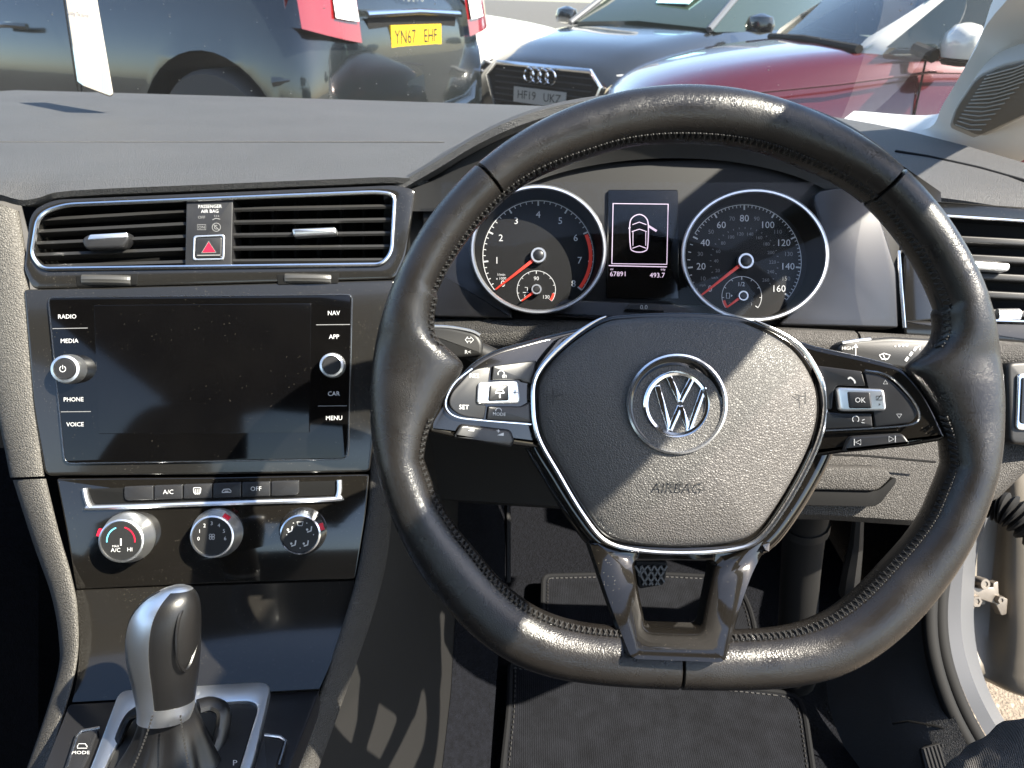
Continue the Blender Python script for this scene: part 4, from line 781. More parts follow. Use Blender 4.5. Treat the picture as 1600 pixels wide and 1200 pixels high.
# vents
mb = MB(); slab(mb, CF, rp([(54, 322), (612, 300), (608, 416), (56, 424)], 6), -.05, -.042, .001); mb.build('vent_cavity', M['dark'], con)
for side, n, xs in (('l', 5, (54, 291)), ('r', 5, (363, 612))):
    v = thing('centre_air_vent', 'slatted air vent ' + ('left of the red triangle hazard button, its slider tab facing up' if side == 'l' else 'between the red triangle hazard button and the steering wheel'), 'air vent', CF.M)
    for i in range(n):
        if side == 'l': ya, yb = 341 + 18.2 * i, 327 + 19.8 * i; h = 13; zt = -.004
        else: ya, yb = 324 + 20.2 * i, 319 + 21 * i; h = 7; zt = -.004
        mb = MB(); x0, x1 = xs
        zs = [(0, zt), (h * .35, zt + .0015), (h, zt - .008), (h * .9, zt - .011), (0, zt - .004)] if side == 'l' else [(0, zt), (h * .5, zt + .0012), (h, zt), (h, zt - .014), (0, zt - .014)]
        mb.grid([[CF.p(x0, ya + dy, z) for dy, z in zs], [CF.p((x0 + x1) / 2, (ya + yb) / 2 + dy, z + .001) for dy, z in zs], [CF.p(x1, yb + dy, z) for dy, z in zs]], closed=True, cap=True); mb.build('slat', M['plastic'], v)
    nv = 7 if side == 'r' else 0
    for j in range(nv):
        x = xs[0] + (j + .7) * (xs[1] - xs[0]) / nv; mb = MB(); slab(mb, CF, [(x, 308), (x + 4, 308), (x + 4, 412), (x, 413)], -.04, -.024, .0005); mb.build('vane', M['dark'], v)
    if side == 'l': o_ = [(126, 374, 6), (136, 366, 6), (200, 362, 5), (202, 374, 6), (192, 387, 6), (132, 389, 6)]
    else: o_ = [(455, 357, 4), (524, 354, 4), (527, 365, 4), (458, 369, 4)]
    mb = MB(); slab(mb, CF, rp(o_, 5), -.006, .006, .0025); mb.build('slider_tab', M['satin'] if side == 'r' else M['key'], v)
    if side == 'l': mb = MB(); slab(mb, CF, rp([(140, 366.5, 2), (198, 363, 2), (200, 371, 2), (136, 375, 2)], 2), .004, .0066, .0006); mb.build('tab_inlay', M['satin'], v)
haz = thing('hazard_panel', 'black passenger air bag indicator strip with red triangle hazard button', 'switch panel', CF.M)
mb = MB(); slab(mb, CF, rp([(291, 313, 2), (364, 310, 2), (362, 415, 2), (289, 417, 2)], 2), -.03, .0015, .0008); mb.build('panel', M['key'], haz)
mb = MB(); ringslab(mb, CF, rp([(302, 368, 5), (351, 366, 5), (350, 406, 5), (301, 407, 5)], 4), rp([(305, 371, 4), (348, 369, 4), (347, 403, 4), (304, 404, 4)], 4), -.001, .0026, .0006); mb.build('button_frame', M['satin'], haz)
mb = MB(); slab(mb, CF, rp([(306, 372, 4), (347, 370, 4), (346, 402, 4), (305, 403, 4)], 4), -.001, .0034, .001); hb = mb.build('hazard_button', M['key'], haz)
mb = MB(); poly(mb, CF, [(316.5, 394), (326, 378.5), (336, 393.5)], .0037); mb.build('triangle', M['hazard'], hb, smooth=False)
mb = MB(); stroke(mb, CF, [(315, 395), (326, 377), (337.5, 394.5)], 1.2, .0038, True); stroke(mb, CF, [(308, 399), (344, 398.5)], 1.6, .0038); mb.build('triangle_edge', M['grey'], hb, smooth=False)
t = MB(); z = .0018; text(t, CF, 'PASSENGER', 328, 322.5, 5.4, z, rot=1, wide=.92); text(t, CF, 'AIR BAG', 328, 330, 5.4, z, rot=1, wide=.95); t.build('lettering', M['white'], haz, smooth=False)
t = MB(); text(t, CF, 'OFF', 315, 339.5, 4.6, z); text(t, CF, 'ON', 315, 355, 4.6, z); stroke(t, CF, [(308.5, 351), (321.5, 351), (321.5, 359), (308.5, 359)], .8, z, True); stroke(t, CF, circ(338, 355, 6.5, 20), 1, z, True); stroke(t, CF, [(334, 351), (342.5, 359.5)], 1, z); stroke(t, CF, arc(338, 355, 3, 60, 300, 8), 1, z)
for i in range(3): stroke(t, CF, [(335 + 3 * i, 336), (336 + 3 * i, 339)], .9, z)
stroke(t, CF, [(332, 343.5), (337, 341), (344, 342.5)], 1.2, z); t.build('indicator_print', M['grey'], haz, smooth=False)
# ---- touchscreen
scr = thing('touchscreen', 'black glass touchscreen radio, switched off, with two chrome ringed dials', 'touchscreen', CF.M)
go = rp([(75, 465, 9), (550, 460, 9), (544, 717, 12), (101, 724, 12)], 9)
mb = MB(); slab(mb, CF, go, -.01, .0042, .0008); mb.build('glass_front', M['glassblack'], scr)
mb = MB(); slab(mb, CF, rp([(147, 477, 2), (486, 474, 2), (484, 676, 2), (154, 678, 2)], 2), .002, .00435, .0001); mb.build('display_area', M['lcd'], scr)
mb = MB(); tube(mb, [CF.p(x, y, .0036) for x, y in go], .0007, 6, closed=True, upv=Vector((0, 0, 1))); mb.build('chrome_edge', M['chrome'], scr)
t = MB(); z = .0046
for s, x, y in (('RADIO', 105, 494.5), ('MEDIA', 108.5, 532.5), ('PHONE', 115, 624), ('VOICE', 117.5, 663), ('NAV', 521.5, 489), ('APP', 522, 526), ('CAR', 521.5, 615), ('MENU', 522, 653)): t = MB(); text(t, CF, s, x, y, 7, z, rot=.8, wide=.95); t.build('key_lettering', M['white'], scr, smooth=False)
for a, b in (((82, 513.5), (137, 512.5)), ((95, 643.5), (142, 643)), ((494, 507.5), (547, 507)), ((497, 634.5), (542, 634))): t = MB(); stroke(t, CF, [a, b], 1.1, z); t.build('key_line', M['grey'], scr, smooth=False)
for cx, cy, r, pw in ((112, 577, 22.5, 1), (520.5, 571, 20, 0)):
    c = CF.p(cx, cy, .0042); R = r * k_; kb = MB()
    lathe(kb, c, [(R, -.001), (R, .003), (R * .97, .009), (R * .9, .0112), (R * .74, .0118), (R * .70, .0105), (.0002, .0105)], 72, knurl=((1, 2), .05)); kn = kb.build('dial_knob', M['satin'], scr)
    kb = MB(); lathe(kb, c, [(R * .69, .009), (R * .69, .0112), (R * .63, .0122), (.0002, .0124)], 40); kc = kb.build('knob_cap', M['key'], kn)
    if pw:
        t = MB(); zz_ = c.z + .0126; q = CF.p(cx, cy, zz_); 
        fx = 800 + (cx - 800) * (.61 / (.61 - .0165)); fy = 600 + (cy - 600) * (.61 / (.61 - .0165))
        stroke(t, CF, arc(fx + 5, fy, 4.6, 120, 420, 18), 1.1, zz_); stroke(t, CF, [(fx + 5, fy - 6), (fx + 5, fy)], 1.1, zz_); t.build('power_symbol', M['white'], kc, smooth=False)
# ---- climate panel
cl = thing('climate_panel', 'glossy black heater control panel with three round chrome rimmed knobs', 'control panel', CF.M)
mb = MB(); slab(mb, CF, rp([(88, 748, 4), (330, 746, 2), (577, 741, 4), (572, 800, 20), (556, 905, 4), (330, 912, 4), (119, 921, 4), (104, 830, 20)], 4), -.03, .001, .0012); mb.build('panel', M['piano'], cl)
mb = MB(); tube(mb, [CF.p(q.x, q.y, .0025) for q in spl([(132, 763), (136, 782), (141, 791), (150, 793), (330, 786.5), (518, 780), (527, 776), (530, 766), (530, 750)], 5)], .0022, 8); mb.build('chrome_bracket', M['satin'], cl)
mb = MB(); slab(mb, CF, rp([(138, 764, 3), (330, 757, 2), (526, 751, 3), (524, 774, 5), (330, 782, 2), (146, 788, 5)], 4), 0, .0016, .0004); mb.build('button_tray', M['dark'], cl)
xs = [193, 240, 286, 332, 377.5, 423, 468]
for i in range(6):
    a, b = xs[i] + .8, xs[i + 1] - .8; f_ = lambda x: 760.5 - (x - 193) * .036; g_ = lambda x: 782.5 - (x - 193) * .033
    mb = MB(); slab(mb, CF, rp([(a, f_(a), 2), (b, f_(b), 2), (b, g_(b), 8 if i == 5 else 2), (a, g_(a), 8 if i == 0 else 2)], 2), 0, .0042, .0008); mb.build('button', M['key'], cl)
t = MB(); z = .0045; text(t, CF, 'A/C', 263, 768.5, 7, z, rot=1); text(t, CF, 'OFF', 400, 763.5, 7, z, rot=1)
stroke(t, CF, rp([(302, 762), (314, 762), (313, 771), (303, 771)], 2, 2), 1.1, z, True)
for i in range(3): stroke(t, CF, [(305 + 3 * i, 764), (305 + 3 * i, 773)], 1, z)
stroke(t, CF, [(347, 768), (350, 764.5), (358, 764), (361, 767), (361, 769), (347, 769.5)], 1.2, z, True); stroke(t, CF, [(351, 767.5), (357, 767.5)], 1.2, z)
t.build('button_lettering', M['white'], cl, smooth=False)
KN = [(202, 838.5, 189, 847, 39), (340, 832, 330, 838.5, 38.5), (474, 829, 468, 836, 37)]
for i, (bx, by, fx, fy, r) in enumerate(KN):
    c = CF.p(bx, by, .001); R = r * k_; kb = MB(); h = .0165
    lathe(kb, c, [(R, 0), (R, .002), (R * .97, .0035), (R * .95, .006), (R * .86, h - .002), (R * .83, h), (R * .77, h + .0006), (R * .75, h - .0008), (.0002, h - .0008)], 96, knurl=((3, 4), .025)); kn = kb.build('knob', M['satin'] if i < 2 else M['chrome'], cl)
    kb = MB(); lathe(kb, c, [(R * .745, h - .003), (R * .745, h - .0002), (R * .72, h + .0002), (.0002, h + .0003)], 48); kf = kb.build('knob_face', M['plastic'], kn)
    ct = c.copy(); z = ct.z + h + .0006
    # print on the face is laid out about the face centre as seen
    v = CF.M @ Vector((c.x, c.y, z)) - CAM; d_ = v.dot(FW); fx = 800 + v.dot(RT) / d_ * FPX; fy = 600 - v.dot(UP) / d_ * FPX
    t = MB(); t2 = MB(); t3 = MB()
    if i == 0:
        text(t, CF, 'MAX', fx - 8, fy + 8, 3.6, z); text(t, CF, 'A/C', fx - 8, fy + 14, 6.5, z); text(t, CF, 'HI', fx + 14, fy + 13, 6.5, z); stroke(t, CF, [(fx, fy + 7), (fx, fy - 4)], 2.4, z)
        stroke(t2, CF, arc(fx, fy, 22, 110, 185, 14), 2, z); stroke(t3, CF, arc(fx, fy, 22, 75, -5, 14), 2, z)
    elif i == 1:
        for j in range(7): x, y = at(fx, fy, 21, 188 - 32.5 * j); text(t, CF, str(j), x, y, 6, z)
        for j in range(4): a_ = math.radians(45 + 90 * j); stroke(t, CF, circ(fx + 3 * math.cos(a_), fy + 3 * math.sin(a_), 2.1, 8), .9, z, True)
    else:
        for a_ in (90, 152, 28, 235, 305):
            x, y = at(fx, fy, 17, a_)
            if a_ == 90: stroke(t, CF, [(x - 5, y - 3), (x + 5, y - 3), (x + 3, y + 3), (x - 3, y + 3)], 1.1, z, True)
            else: stroke(t, CF, [(x + 3, y - 5), (x + 2, y + 2), (x - 4, y + 4)], 2, z); poly(t, CF, circ(x - 4, y, 1.8, 8), z)
        for a_ in (60, 120, 180, 0, 270): x, y = at(fx, fy, 21, a_); poly(t, CF, circ(x, y, .9, 6), z)
    t.build('face_lettering', M['white'], kf, smooth=False)
    if i == 0: t2.build('cold_mark', M['blue'], kf, smooth=False); t3.build('warm_mark', M['hazard'], kf, smooth=False)
    pa = (160, 55, 18)[i]; mb = MB(); a_ = math.radians(pa)
    mb.box((-.0018, -.0028, -.0005), (.0018, .0028, .0022)); Rm = Matrix.Translation((c.x + R * .88 * math.cos(a_), c.y + R * .88 * math.sin(a_), c.z + h - .0045)) @ Matrix.Rotation(a_, 4, 'Z'); mb.v = [tuple(Rm @ Vector(v)) for v in mb.v]; mb.build('pointer', M['hazard'], kn)
# ---- lid below
lid = MB(); rows = []
top = [(119, 923, .6), (225, 919, .6), (335, 915, .6), (445, 911, .6), (555, 908, .6)]; bo = [(113, 1097, .57), (220, 1091, .57), (320, 1086, .572), (410, 1081, .574), (499, 1076, .578)]
for i in range(9):
    t = i / 8; row = []
    for a_, b_ in zip(top, bo):
        A = CF.M @ CF.p(a_[0], a_[1], .0); B = W(*b_); Pm = A.lerp(B, t); Pm += Vector((0, -.3, .85)).normalized() * (-.010 * math.sin(math.pi * t)); row.append(Pm)
    rows.append(row)
rows.insert(0, [p + Vector((0, .03, -.004)) for p in rows[0]]); rows.append([p + Vector((0, .005, -.012)) for p in rows[-1]])
lid.grid(rows); o = lid.build('storage_lid', M['lid'], None, smooth=True); tag(o, 'glossy black storage lid between heater knobs and gear selector', 'storage lid')
# ---- padded side rails of the console
def rail(inner, outer, name, label, m='pad', bulge=.02):
    A = spl(inner, 5); B = spl(outer, 5); rows = []
    for a_, b_ in zip(A, B):
        p = W(*a_); q = W(*b_); mid = (p + q) / 2; n = (CAM - mid).normalized(); wd = (p - q).length; row = []
        for k in range(13):
            f = math.pi * k / 12; row.append(mid + (p - q) / 2 * math.cos(f) + n * (bulge * .55 * math.sin(f)))
        row += [q - n * .03, p - n * .03]
        rows.append(row)
    mb = MB().grid(rows, closed=True, cap=True); o = mb.build(name, M[m], None); return tag(o, label, 'console rail')
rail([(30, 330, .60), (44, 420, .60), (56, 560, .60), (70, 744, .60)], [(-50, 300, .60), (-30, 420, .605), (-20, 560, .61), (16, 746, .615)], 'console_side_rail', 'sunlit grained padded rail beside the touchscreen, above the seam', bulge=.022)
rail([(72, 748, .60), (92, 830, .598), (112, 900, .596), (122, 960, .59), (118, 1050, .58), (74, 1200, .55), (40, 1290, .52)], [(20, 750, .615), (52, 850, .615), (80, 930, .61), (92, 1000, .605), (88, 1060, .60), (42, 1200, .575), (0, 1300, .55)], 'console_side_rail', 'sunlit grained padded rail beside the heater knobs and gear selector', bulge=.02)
rail([(572, 560, .635), (578, 740, .632), (566, 850, .625), (548, 935, .615), (500, 1080, .59), (456, 1200, .56), (420, 1300, .535)], [(606, 560, .645), (612, 740, .642), (608, 850, .64), (586, 950, .632), (545, 1070, .61), (498, 1200, .58), (464, 1300, .555)], 'console_side_rail', 'shaded grained padded rail between the heater knobs and the driver footwell', 'trim', bulge=.012)  # same padding as the left rails; darker colour paints in its shade
# ---- gear selector
PZ = W(305, 1083, .573); Mg = Matrix.Translation(PZ) @ Matrix.Rotation(math.radians(-6), 4, 'X') ; FG = Frame(305, 1083, .573, M=Mg)
gp = thing('selector_plate', 'dark console plate with satin chrome frame around the gear selector', 'console plate', FG.M)
mb = MB(); slab(mb, FG, rp([(108, 1100, 6), (500, 1078, 6), (440, 1230, 4), (395, 1340, 4), (0, 1360, 4), (60, 1220, 4)], 5), -.02, -.002, .001); mb.build('plate', M['cluster'], gp)
ou = rp([(186, 1078, 16), (412, 1064, 14), (423, 1072, 10), (398, 1180, 10), (352, 1330, 8), (84, 1340, 8), (148, 1180, 10)], 8); inn = rp([(214, 1106, 20), (390, 1094, 16), (404, 1102, 12), (380, 1180, 10), (338, 1318, 8), (110, 1326, 8), (173, 1180, 10)], 8)
mb = MB(); ringslab(mb, FG, ou, inn, -.004, .004, .0015); mb.build('chrome_frame', M['satin'], gp)
mb = MB(); slab(mb, FG, inn, -.01, .0012, .0004); ip = mb.build('inner_plate', M['plastic'], gp)
t = MB(); text(t, FG, 'P', 367, 1192, 11, .0016); t.build('selector_lettering', M['white'], ip, smooth=False)
mb = MB(); slab(mb, FG, rp([(122, 1146, 6), (154, 1138, 3), (140, 1180, 3), (112, 1238, 3), (84, 1240, 3)], 3), -.004, .002, .001); md = mb.build('mode_button', M['key'], gp)
mb = MB(); tube(mb, [FG.p(x, y, .0018) for x, y in ((104, 1200), (120, 1150), (128, 1142), (156, 1137))], .0011, 6); mb.build('button_trim', M['chrome'], md)
t = MB(); text(t, FG, 'MODE', 126, 1176, 7, .0023); stroke(t, FG, [(121, 1166), (123, 1162), (133, 1162), (136, 1166), (136, 1169), (121, 1169)], 1.2, .0023, True); t.build('mode_lettering', M['white'], md, smooth=False)
mb = MB(); slab(mb, FG, rp([(412, 1150, 3), (444, 1158, 6), (420, 1230, 3), (390, 1230, 3)], 3), -.004, .002, .001); mb.build('blank_button', M['key'], gp)
mb = MB(); tube(mb, [FG.p(x, y, .0018) for x, y in ((414, 1148), (438, 1151), (447, 1158), (436, 1196))], .0011, 6); mb.build('button_trim', M['chrome'], gp)
gs_ = thing('gear_selector', 'automatic gear selector with leather knob, satin chrome spine and black gaiter', 'gear selector', Matrix.Translation(W(265, 1180, .52)))
GI = Matrix.Translation(-W(265, 1180, .52))
sec = [(248, 1150, 33, .500), (258, 1115, 40, .496), (259, 1095, 43, .494), (258, 1060, 49, .490), (256, 1025, 54, .487), (256, 990, 55, .484), (260, 958, 51, .482), (268, 935, 40, .481), (276, 921, 24, .481), (279, 915, 10, .481)]
def gsec(px, py, hw, d, sc_=1.0, n=48, fz=.95):
    c = W(px, py, d); row = []
    for k in range(n):
        f = 2 * math.pi * k / n; hwm = hw * d / FPX * sc_
        sq = 1.0
        row.append(c + RT * (hwm * math.cos(f)) + (-FW * .93 + UP * .0) * (hwm * fz * math.sin(f)))
    return row
S = spl(sec, 4)
def gpart(k0, k1, s0, s1, sc_, name, m, par=gs_, thick=True):
    n = 48; rows = [gsec(*S[i], sc_=sc_) for i in range(s0, s1)]; inner = [gsec(*S[i], sc_=sc_ * .93) for i in range(s0, s1)]
    ks = [(k0 + j) % n for j in range((k1 - k0) % n + 1)]
    R_ = [[r[k] for k in ks] + [q[k] for k in reversed(ks)] for r, q in zip(rows, inner)]
    mb = MB().grid(R_, closed=True, cap=True); mb.v = [tuple(GI @ v) if isinstance(v, Vector) else tuple(GI @ Vector(v)) for v in mb.v]; return mb.build(name, M[m], par)
gpart(12, 19, 8, len(S) - 1, 1.025, 'chrome_spine', 'satin'); gpart(19, 12, 8, len(S) - 1, 1.0, 'leather_grip', 'gaiter')
mb = MB().grid([gsec(*S[i], sc_=1.02) for i in range(3, 9)], closed=True, cap=True); mb.v = [tuple(GI @ Vector(v)) for v in mb.v]; mb.build('collar', M['satin'], gs_)
mb = MB().grid([gsec(*S[i], sc_=1.015 if i < len(S) - 3 else 1.02) for i in range(len(S) - 5, len(S))], closed=True, cap=True); mb.v = [tuple(GI @ Vector(v)) for v in mb.v]; mb.build('top_cap', M['satin'], gs_)
mb = MB(); pts = spl([(303, 948), (311, 985), (300, 1030), (288, 1048), (278, 1030), (276, 990), (284, 955)], 5, True); tube(mb, [GI @ W(x, y, .4655 + (x - 276) * .0006) for x, y in pts], .0011, 6, closed=True); mb.build('side_emboss', M['gaiter'], gs_)
gb = spl([(262, 1100, 41, .500), (266, 1125, 46, .507), (268, 1160, 60, .512), (264, 1205, 84, .515), (256, 1260, 118, .512), (250, 1300, 140, .51)], 5); rows = []
for i, (px, py, hw, d) in enumerate(gb):
    t = i / (len(gb) - 1); r = gsec(px, py, hw, d, fz=.8, n=72); c = W(px, py, d)
    rows.append([GI @ (c + (q - c) * (1 + .10 * t ** .7 * math.sin(7 * 2 * math.pi * k / 72 + 2.5 * t) + .04 * t * math.sin(13 * 2 * math.pi * k / 72 - 5 * t))) for k, q in enumerate(r)])
mb = MB().grid(rows, closed=True, cap=True); gai = mb.build('gaiter', M['gaiter'], gs_)
mb = MB(); tube(mb, [GI @ W(x, y, d) for x, y, d in spl([(310, 1104, .53), (330, 1100, .535), (349, 1112, .535), (345, 1150, .53), (330, 1200, .52), (312, 1260, .51)], 5)], .0062, 10, flat=.6); mb.build('gaiter_fold', M['gaiter'], gai)
mb = MB(); tube(mb, [GI @ W(x, y, d) for x, y, d in spl([(232, 1108, .53), (205, 1118, .535), (188, 1150, .53), (165, 1210, .515), (140, 1270, .5)], 5)], .0055, 10, flat=.6); mb.build('gaiter_fold', M['gaiter'], gai)
mb = MB()
for x0, x1, x2 in ((238, 226, 205), (282, 288, 296)):
    for i in range(16):
        t = i / 16; x = (1 - t) ** 2 * x0 + 2 * t * (1 - t) * x1 + t * t * x2; y = 1118 + 86 * t; d = .466 - .012 * t + (.004 if x0 > 250 else .002); tube(mb, [GI @ W(x, y, d), GI @ W(x - .4, y + 3.2, d)], .0006, 5)
o = mb.build('gaiter_stitching', M['thread'], gai); o['kind'] = 'stuff'
# ================================================================== steering wheel
FWH = Frame(1070, 628, .445)
wheel = thing('steering_wheel', 'black leather three-spoke steering wheel with flat bottom and round chrome emblem', 'steering wheel', FWH.M)
K = FWH.k
def _sm(T):                                  # smooth a table of (angle, radius)
    q = spl(T, 6); return [(v.x, v.y) for v in q]
FL_L = _sm([(157, 424), (162, 417), (165.5, 404), (168, 376), (170.2, 358), (173, 359), (177, 374), (182, 391), (187, 409), (192, 422)])
FL_R = _sm([(-13, 424), (-8, 412), (-4, 398), (0, 386), (4, 373), (7.2, 361), (9.3, 362), (11.5, 388), (15, 413), (20, 424)])
def rim_radii(a):                            # a in degrees, outer and inner radius in pixels of the wheel plane
    d = abs(((a - 268.3 + 180) % 360) - 180)
    ro = 491.0
    if d < 60:
        fl = 450 / max(.3, math.cos(math.radians(d))); kk = 26
        ro = -kk * math.log(math.exp(-ro / kk) + math.exp(-fl / kk))
    T_ = [(0, 87), (30, 91), (50, 90), (70, 76), (85, 68), (110, 67), (138, 67), (160, 80), (180, 84)]
    for (d0, w0), (d1, w1) in zip(T_, T_[1:]):
        if d0 <= d <= d1: t_ = (d - d0) / (d1 - d0); t_ = t_ * t_ * (3 - 2 * t_); wd_ = w0 + (w1 - w0) * t_
    ri = ro - wd_
    for T2 in (FL_L, FL_R):                  # leather flares inward on to the side spokes
        x = a % 360; x = x - 360 if (T2 is FL_R and x > 180) else x
        if T2[0][0] <= x <= T2[-1][0]:
            for (d0, r0), (d1, r1) in zip(T2, T2[1:]):
                if d0 <= x <= d1:
                    t_ = (x - d0) / (d1 - d0); ri = min(ri, r0 + (r1 - r0) * t_ - 5)
    return ro, ri
def rim_section(a, shrink=1.0, n=28):
    ro, ri = rim_radii(a); rc = (ro + ri) / 2 * K; ha = (ro - ri) / 2 * K * shrink; base = 36 * K
    b = .0185 * shrink; t = math.radians(a); row = []
    for k in range(n):
        f = 2 * math.pi * k / n; cx = math.cos(f); sx = math.sin(f)
        ext = max(0.0, (ha - base)) * (1 - cx) / 2
        fl = 1 - min(.55, ext * 22)
        r = rc + ha * math.copysign(abs(cx) ** .9, cx)
        z = b * math.copysign(abs(sx) ** .9, sx) * fl - ext * .25
        # the pinched thumb ridge on the front face
        row.append(Vector((r * math.cos(t), r * math.sin(t), z)))
    return row
def rim_seg(a0, a1, name):
    n = max(6, int(abs(a1 - a0) / .9)); rows = []
    e = .42
    rows.append(rim_section(a0 + e * .3, .86)); rows.append(rim_section(a0 + e * .6, .955))
    for i in range(n + 1):
        rows.append(rim_section(a0 + e + (a1 - a0 - 2 * e) * i / n, 1.0))
    rows.append(rim_section(a1 - e * .6, .955)); rows.append(rim_section(a1 - e * .3, .86))
    mb = MB().grid(rows, closed=True, cap=True)
    return mb.build(name, M['leather'], wheel)
SEAMS = [(47.4, 131.6), (131.6, 268.4), (268.4, 407.4)]
for a0, a1 in SEAMS: rim_seg(a0, a1, 'rim_leather')
core = MB(); tube(core, [Vector(((sum(rim_radii(a)) / 2 * K) * math.cos(math.radians(a)), (sum(rim_radii(a)) / 2 * K) * math.sin(math.radians(a)), 0)) for a in range(0, 360, 4)], .0125, 10, closed=True)
core.build('rim_core', M['seam'], wheel)
st = MB(); a = 0.0
while a < 360:                               # cross stitches along the inner edge
    ro, ri = rim_radii(a)
    if ri > ro - 100 and abs(((a - 268.3 + 180) % 360) - 180) > 11:
        def sp(ang, f):
            o_, i_ = rim_radii(ang); ha = (o_ - i_) / 2 * K; rr = (o_ + i_) / 2 * K + ha * math.copysign(abs(math.cos(f)) ** .9, math.cos(f)) * 1.015; t_ = math.radians(ang)
            return Vector((rr * math.cos(t_), rr * math.sin(t_), .0185 * abs(math.sin(f)) ** .9 * 1.02))
        tube(st, [sp(a, 2.62), sp(a + .25, 2.75), sp(a + .55, 2.92)], .0005, 5); tube(st, [sp(a + .55, 2.62), sp(a + .3, 2.75), sp(a, 2.92)], .0005, 5)
    a += 1.25
o = st.build('rim_stitching', M['thread'], wheel); o['kind'] = 'stuff'
# ---- hub: airbag cover
AB = [(938, 500), (985, 491), (1065, 488), (1140, 492), (1188, 506), (1246, 540), (1279, 588), (1288, 632), (1281, 680), (1256, 738), (1218, 802), (1184, 842), (1140, 857), (1065, 862), (992, 857), (945, 842), (910, 800), (874, 740), (842, 682), (834, 630), (840, 586), (880, 540)]
AB = [(q.x, q.y) for q in spl(AB, 5, True)]
def dome_cover(name, out, z0, z1, dome, m):
    mb = MB(); L = [FWH.p(x, y, z1) for x, y in out]; c = sum(L, Vector()) / len(L); rows = [zz(L, z0), zz(L, z1 - .006), zz(inset(L, .0012), z1 - .0025)]
    for k in range(0, 15):
        t = (k / 15) ** 1.15; s = 1 - t
        hgt = dome * (1 - s ** 2.6)
        base = inset(L, .0035)
        rows.append([Vector((c.x + (p.x - c.x) * s, c.y + (p.y - c.y) * s, z1 + hgt)) for p in base])
    mb.grid(rows, closed=True, cap=True); return mb.build(name, m, wheel)
cover = dome_cover('airbag_cover', [(1063 + (x - 1063) * .972, 672 + (y - 672) * .968) for x, y in AB], -.05, -.022, .012, M['airbag'])
hub = MB(); slab(hub, FWH, AB, -.06, -.0285, .002); hub.build('hub_shell', M['piano'], wheel)
ABc = [(1063 + (x - 1063) * 1.006, 676 + (y - 676) * 1.01) for x, y in AB]; i0 = min(range(len(ABc)), key=lambda i: abs(ABc[i][0] - 1178) + abs(ABc[i][1] - 500)); i1 = min(range(len(ABc)), key=lambda i: abs(ABc[i][0] - 945) + abs(ABc[i][1] - 496)); seq = [ABc[(i0 + j) % len(ABc)] for j in range((i1 - i0) % len(ABc) + 1)]
tr = MB(); tube(tr, [FWH.p(x, y, -.0245) for x, y in seq], [.0005 + .0011 * min(1, j / 6, (len(seq) - 1 - j) / 6) for j in range(len(seq))], 8)
tr.build('chrome_trim', M['chrome'], wheel)
for keep in (lambda x, y: x < 1000 and 672 < y < 858, lambda x, y: x > 1120 and 672 < y < 858):
    q = [p for p in ABc if keep(*p)]
    sb = MB(); tube(sb, [FWH.p(1063 + (x - 1063) * 1.035, y + 3, -.037) for x, y in q], .0075, 10); sb.build('hub_side', M['piano'], wheel)
tx = MB(); text(tx, FWH, 'AIRBAG', 1062, 760, 14, -.0107, wide=1.13, rot=-1)
o = tx.build('airbag_lettering', M['black'], cover, smooth=False)
hs = MB()
for cx, sg in ((872, 1), (1250, -1)):        # small embossed horn marks
    z = -.0158
    stroke(hs, FWH, [(cx - 8 * sg, 612), (cx - 8 * sg, 632)], 2, z); stroke(hs, FWH, [(cx - 6 * sg, 620), (cx + 8 * sg, 616)], 1.6, z)
hs.build('horn_mark', M['black'], cover, smooth=False)
# ---- emblem
BX, BY = 1063, 632; zb = -.0105
eb = MB(); c = FWH.p(BX, BY, 0)
lathe(eb, (c.x, c.y, zb), [(76 * K, -.012), (76 * K, -.001), (73 * K, .0), (56 * K, -.0035), (52 * K, -.0065), (0.001, -.0065)], 56); badge = eb.build('emblem_base', M['piano'], wheel)
er = MB(); lathe(er, (c.x, c.y, zb), [(76 * K, -.003), (80 * K, -.002), (81.5 * K, .0), (80 * K, .0022), (77 * K, .0026), (74 * K, .001), (73.5 * K, -.002)], 64); er.f = er.f[:-2]; er.build('emblem_rim', M['chrome'], badge)
eo = MB(); lathe(eo, (c.x, c.y, zb), [(44 * K, -.006), (44 * K, -.0005), (46 * K, .0014), (50 * K, .0018), (53 * K, .0008), (54 * K, -.002), (54 * K, -.006)], 56); eo.f = eo.f[:-2]; eo.build('emblem_ring', M['polish'], badge)
def vbar(mb, pts, w0, z):
    for i in range(len(pts) - 1):
        (x0, y0), (x1, y1) = pts[i], pts[i + 1]; dx, dy = x1 - x0, y1 - y0; l = math.hypot(dx, dy); nx, ny = -dy / l * w0 / 2, dx / l * w0 / 2
        slab(mb, FWH, [(x0 + nx, y0 + ny), (x1 + nx, y1 + ny), (x1 - nx, y1 - ny), (x0 - nx, y0 - ny)], z - .006, z + .0012 + i * .00001, .0007)
ev = MB(); ang = -1.5
def bp(x, y): ca, sa = math.cos(math.radians(1.5)), math.sin(math.radians(1.5)); return (BX + x * ca - y * sa, BY + x * sa + y * ca)
vbar(ev, [bp(-19, -44), bp(0, -4), bp(19, -44)], 9.5, zb)
vbar(ev, [bp(-37, -29), bp(-15, 41), bp(0, 2), bp(15, 41), bp(37, -29)], 9.5, zb - .0002)
ev.build('emblem_monogram', M['polish'], badge)
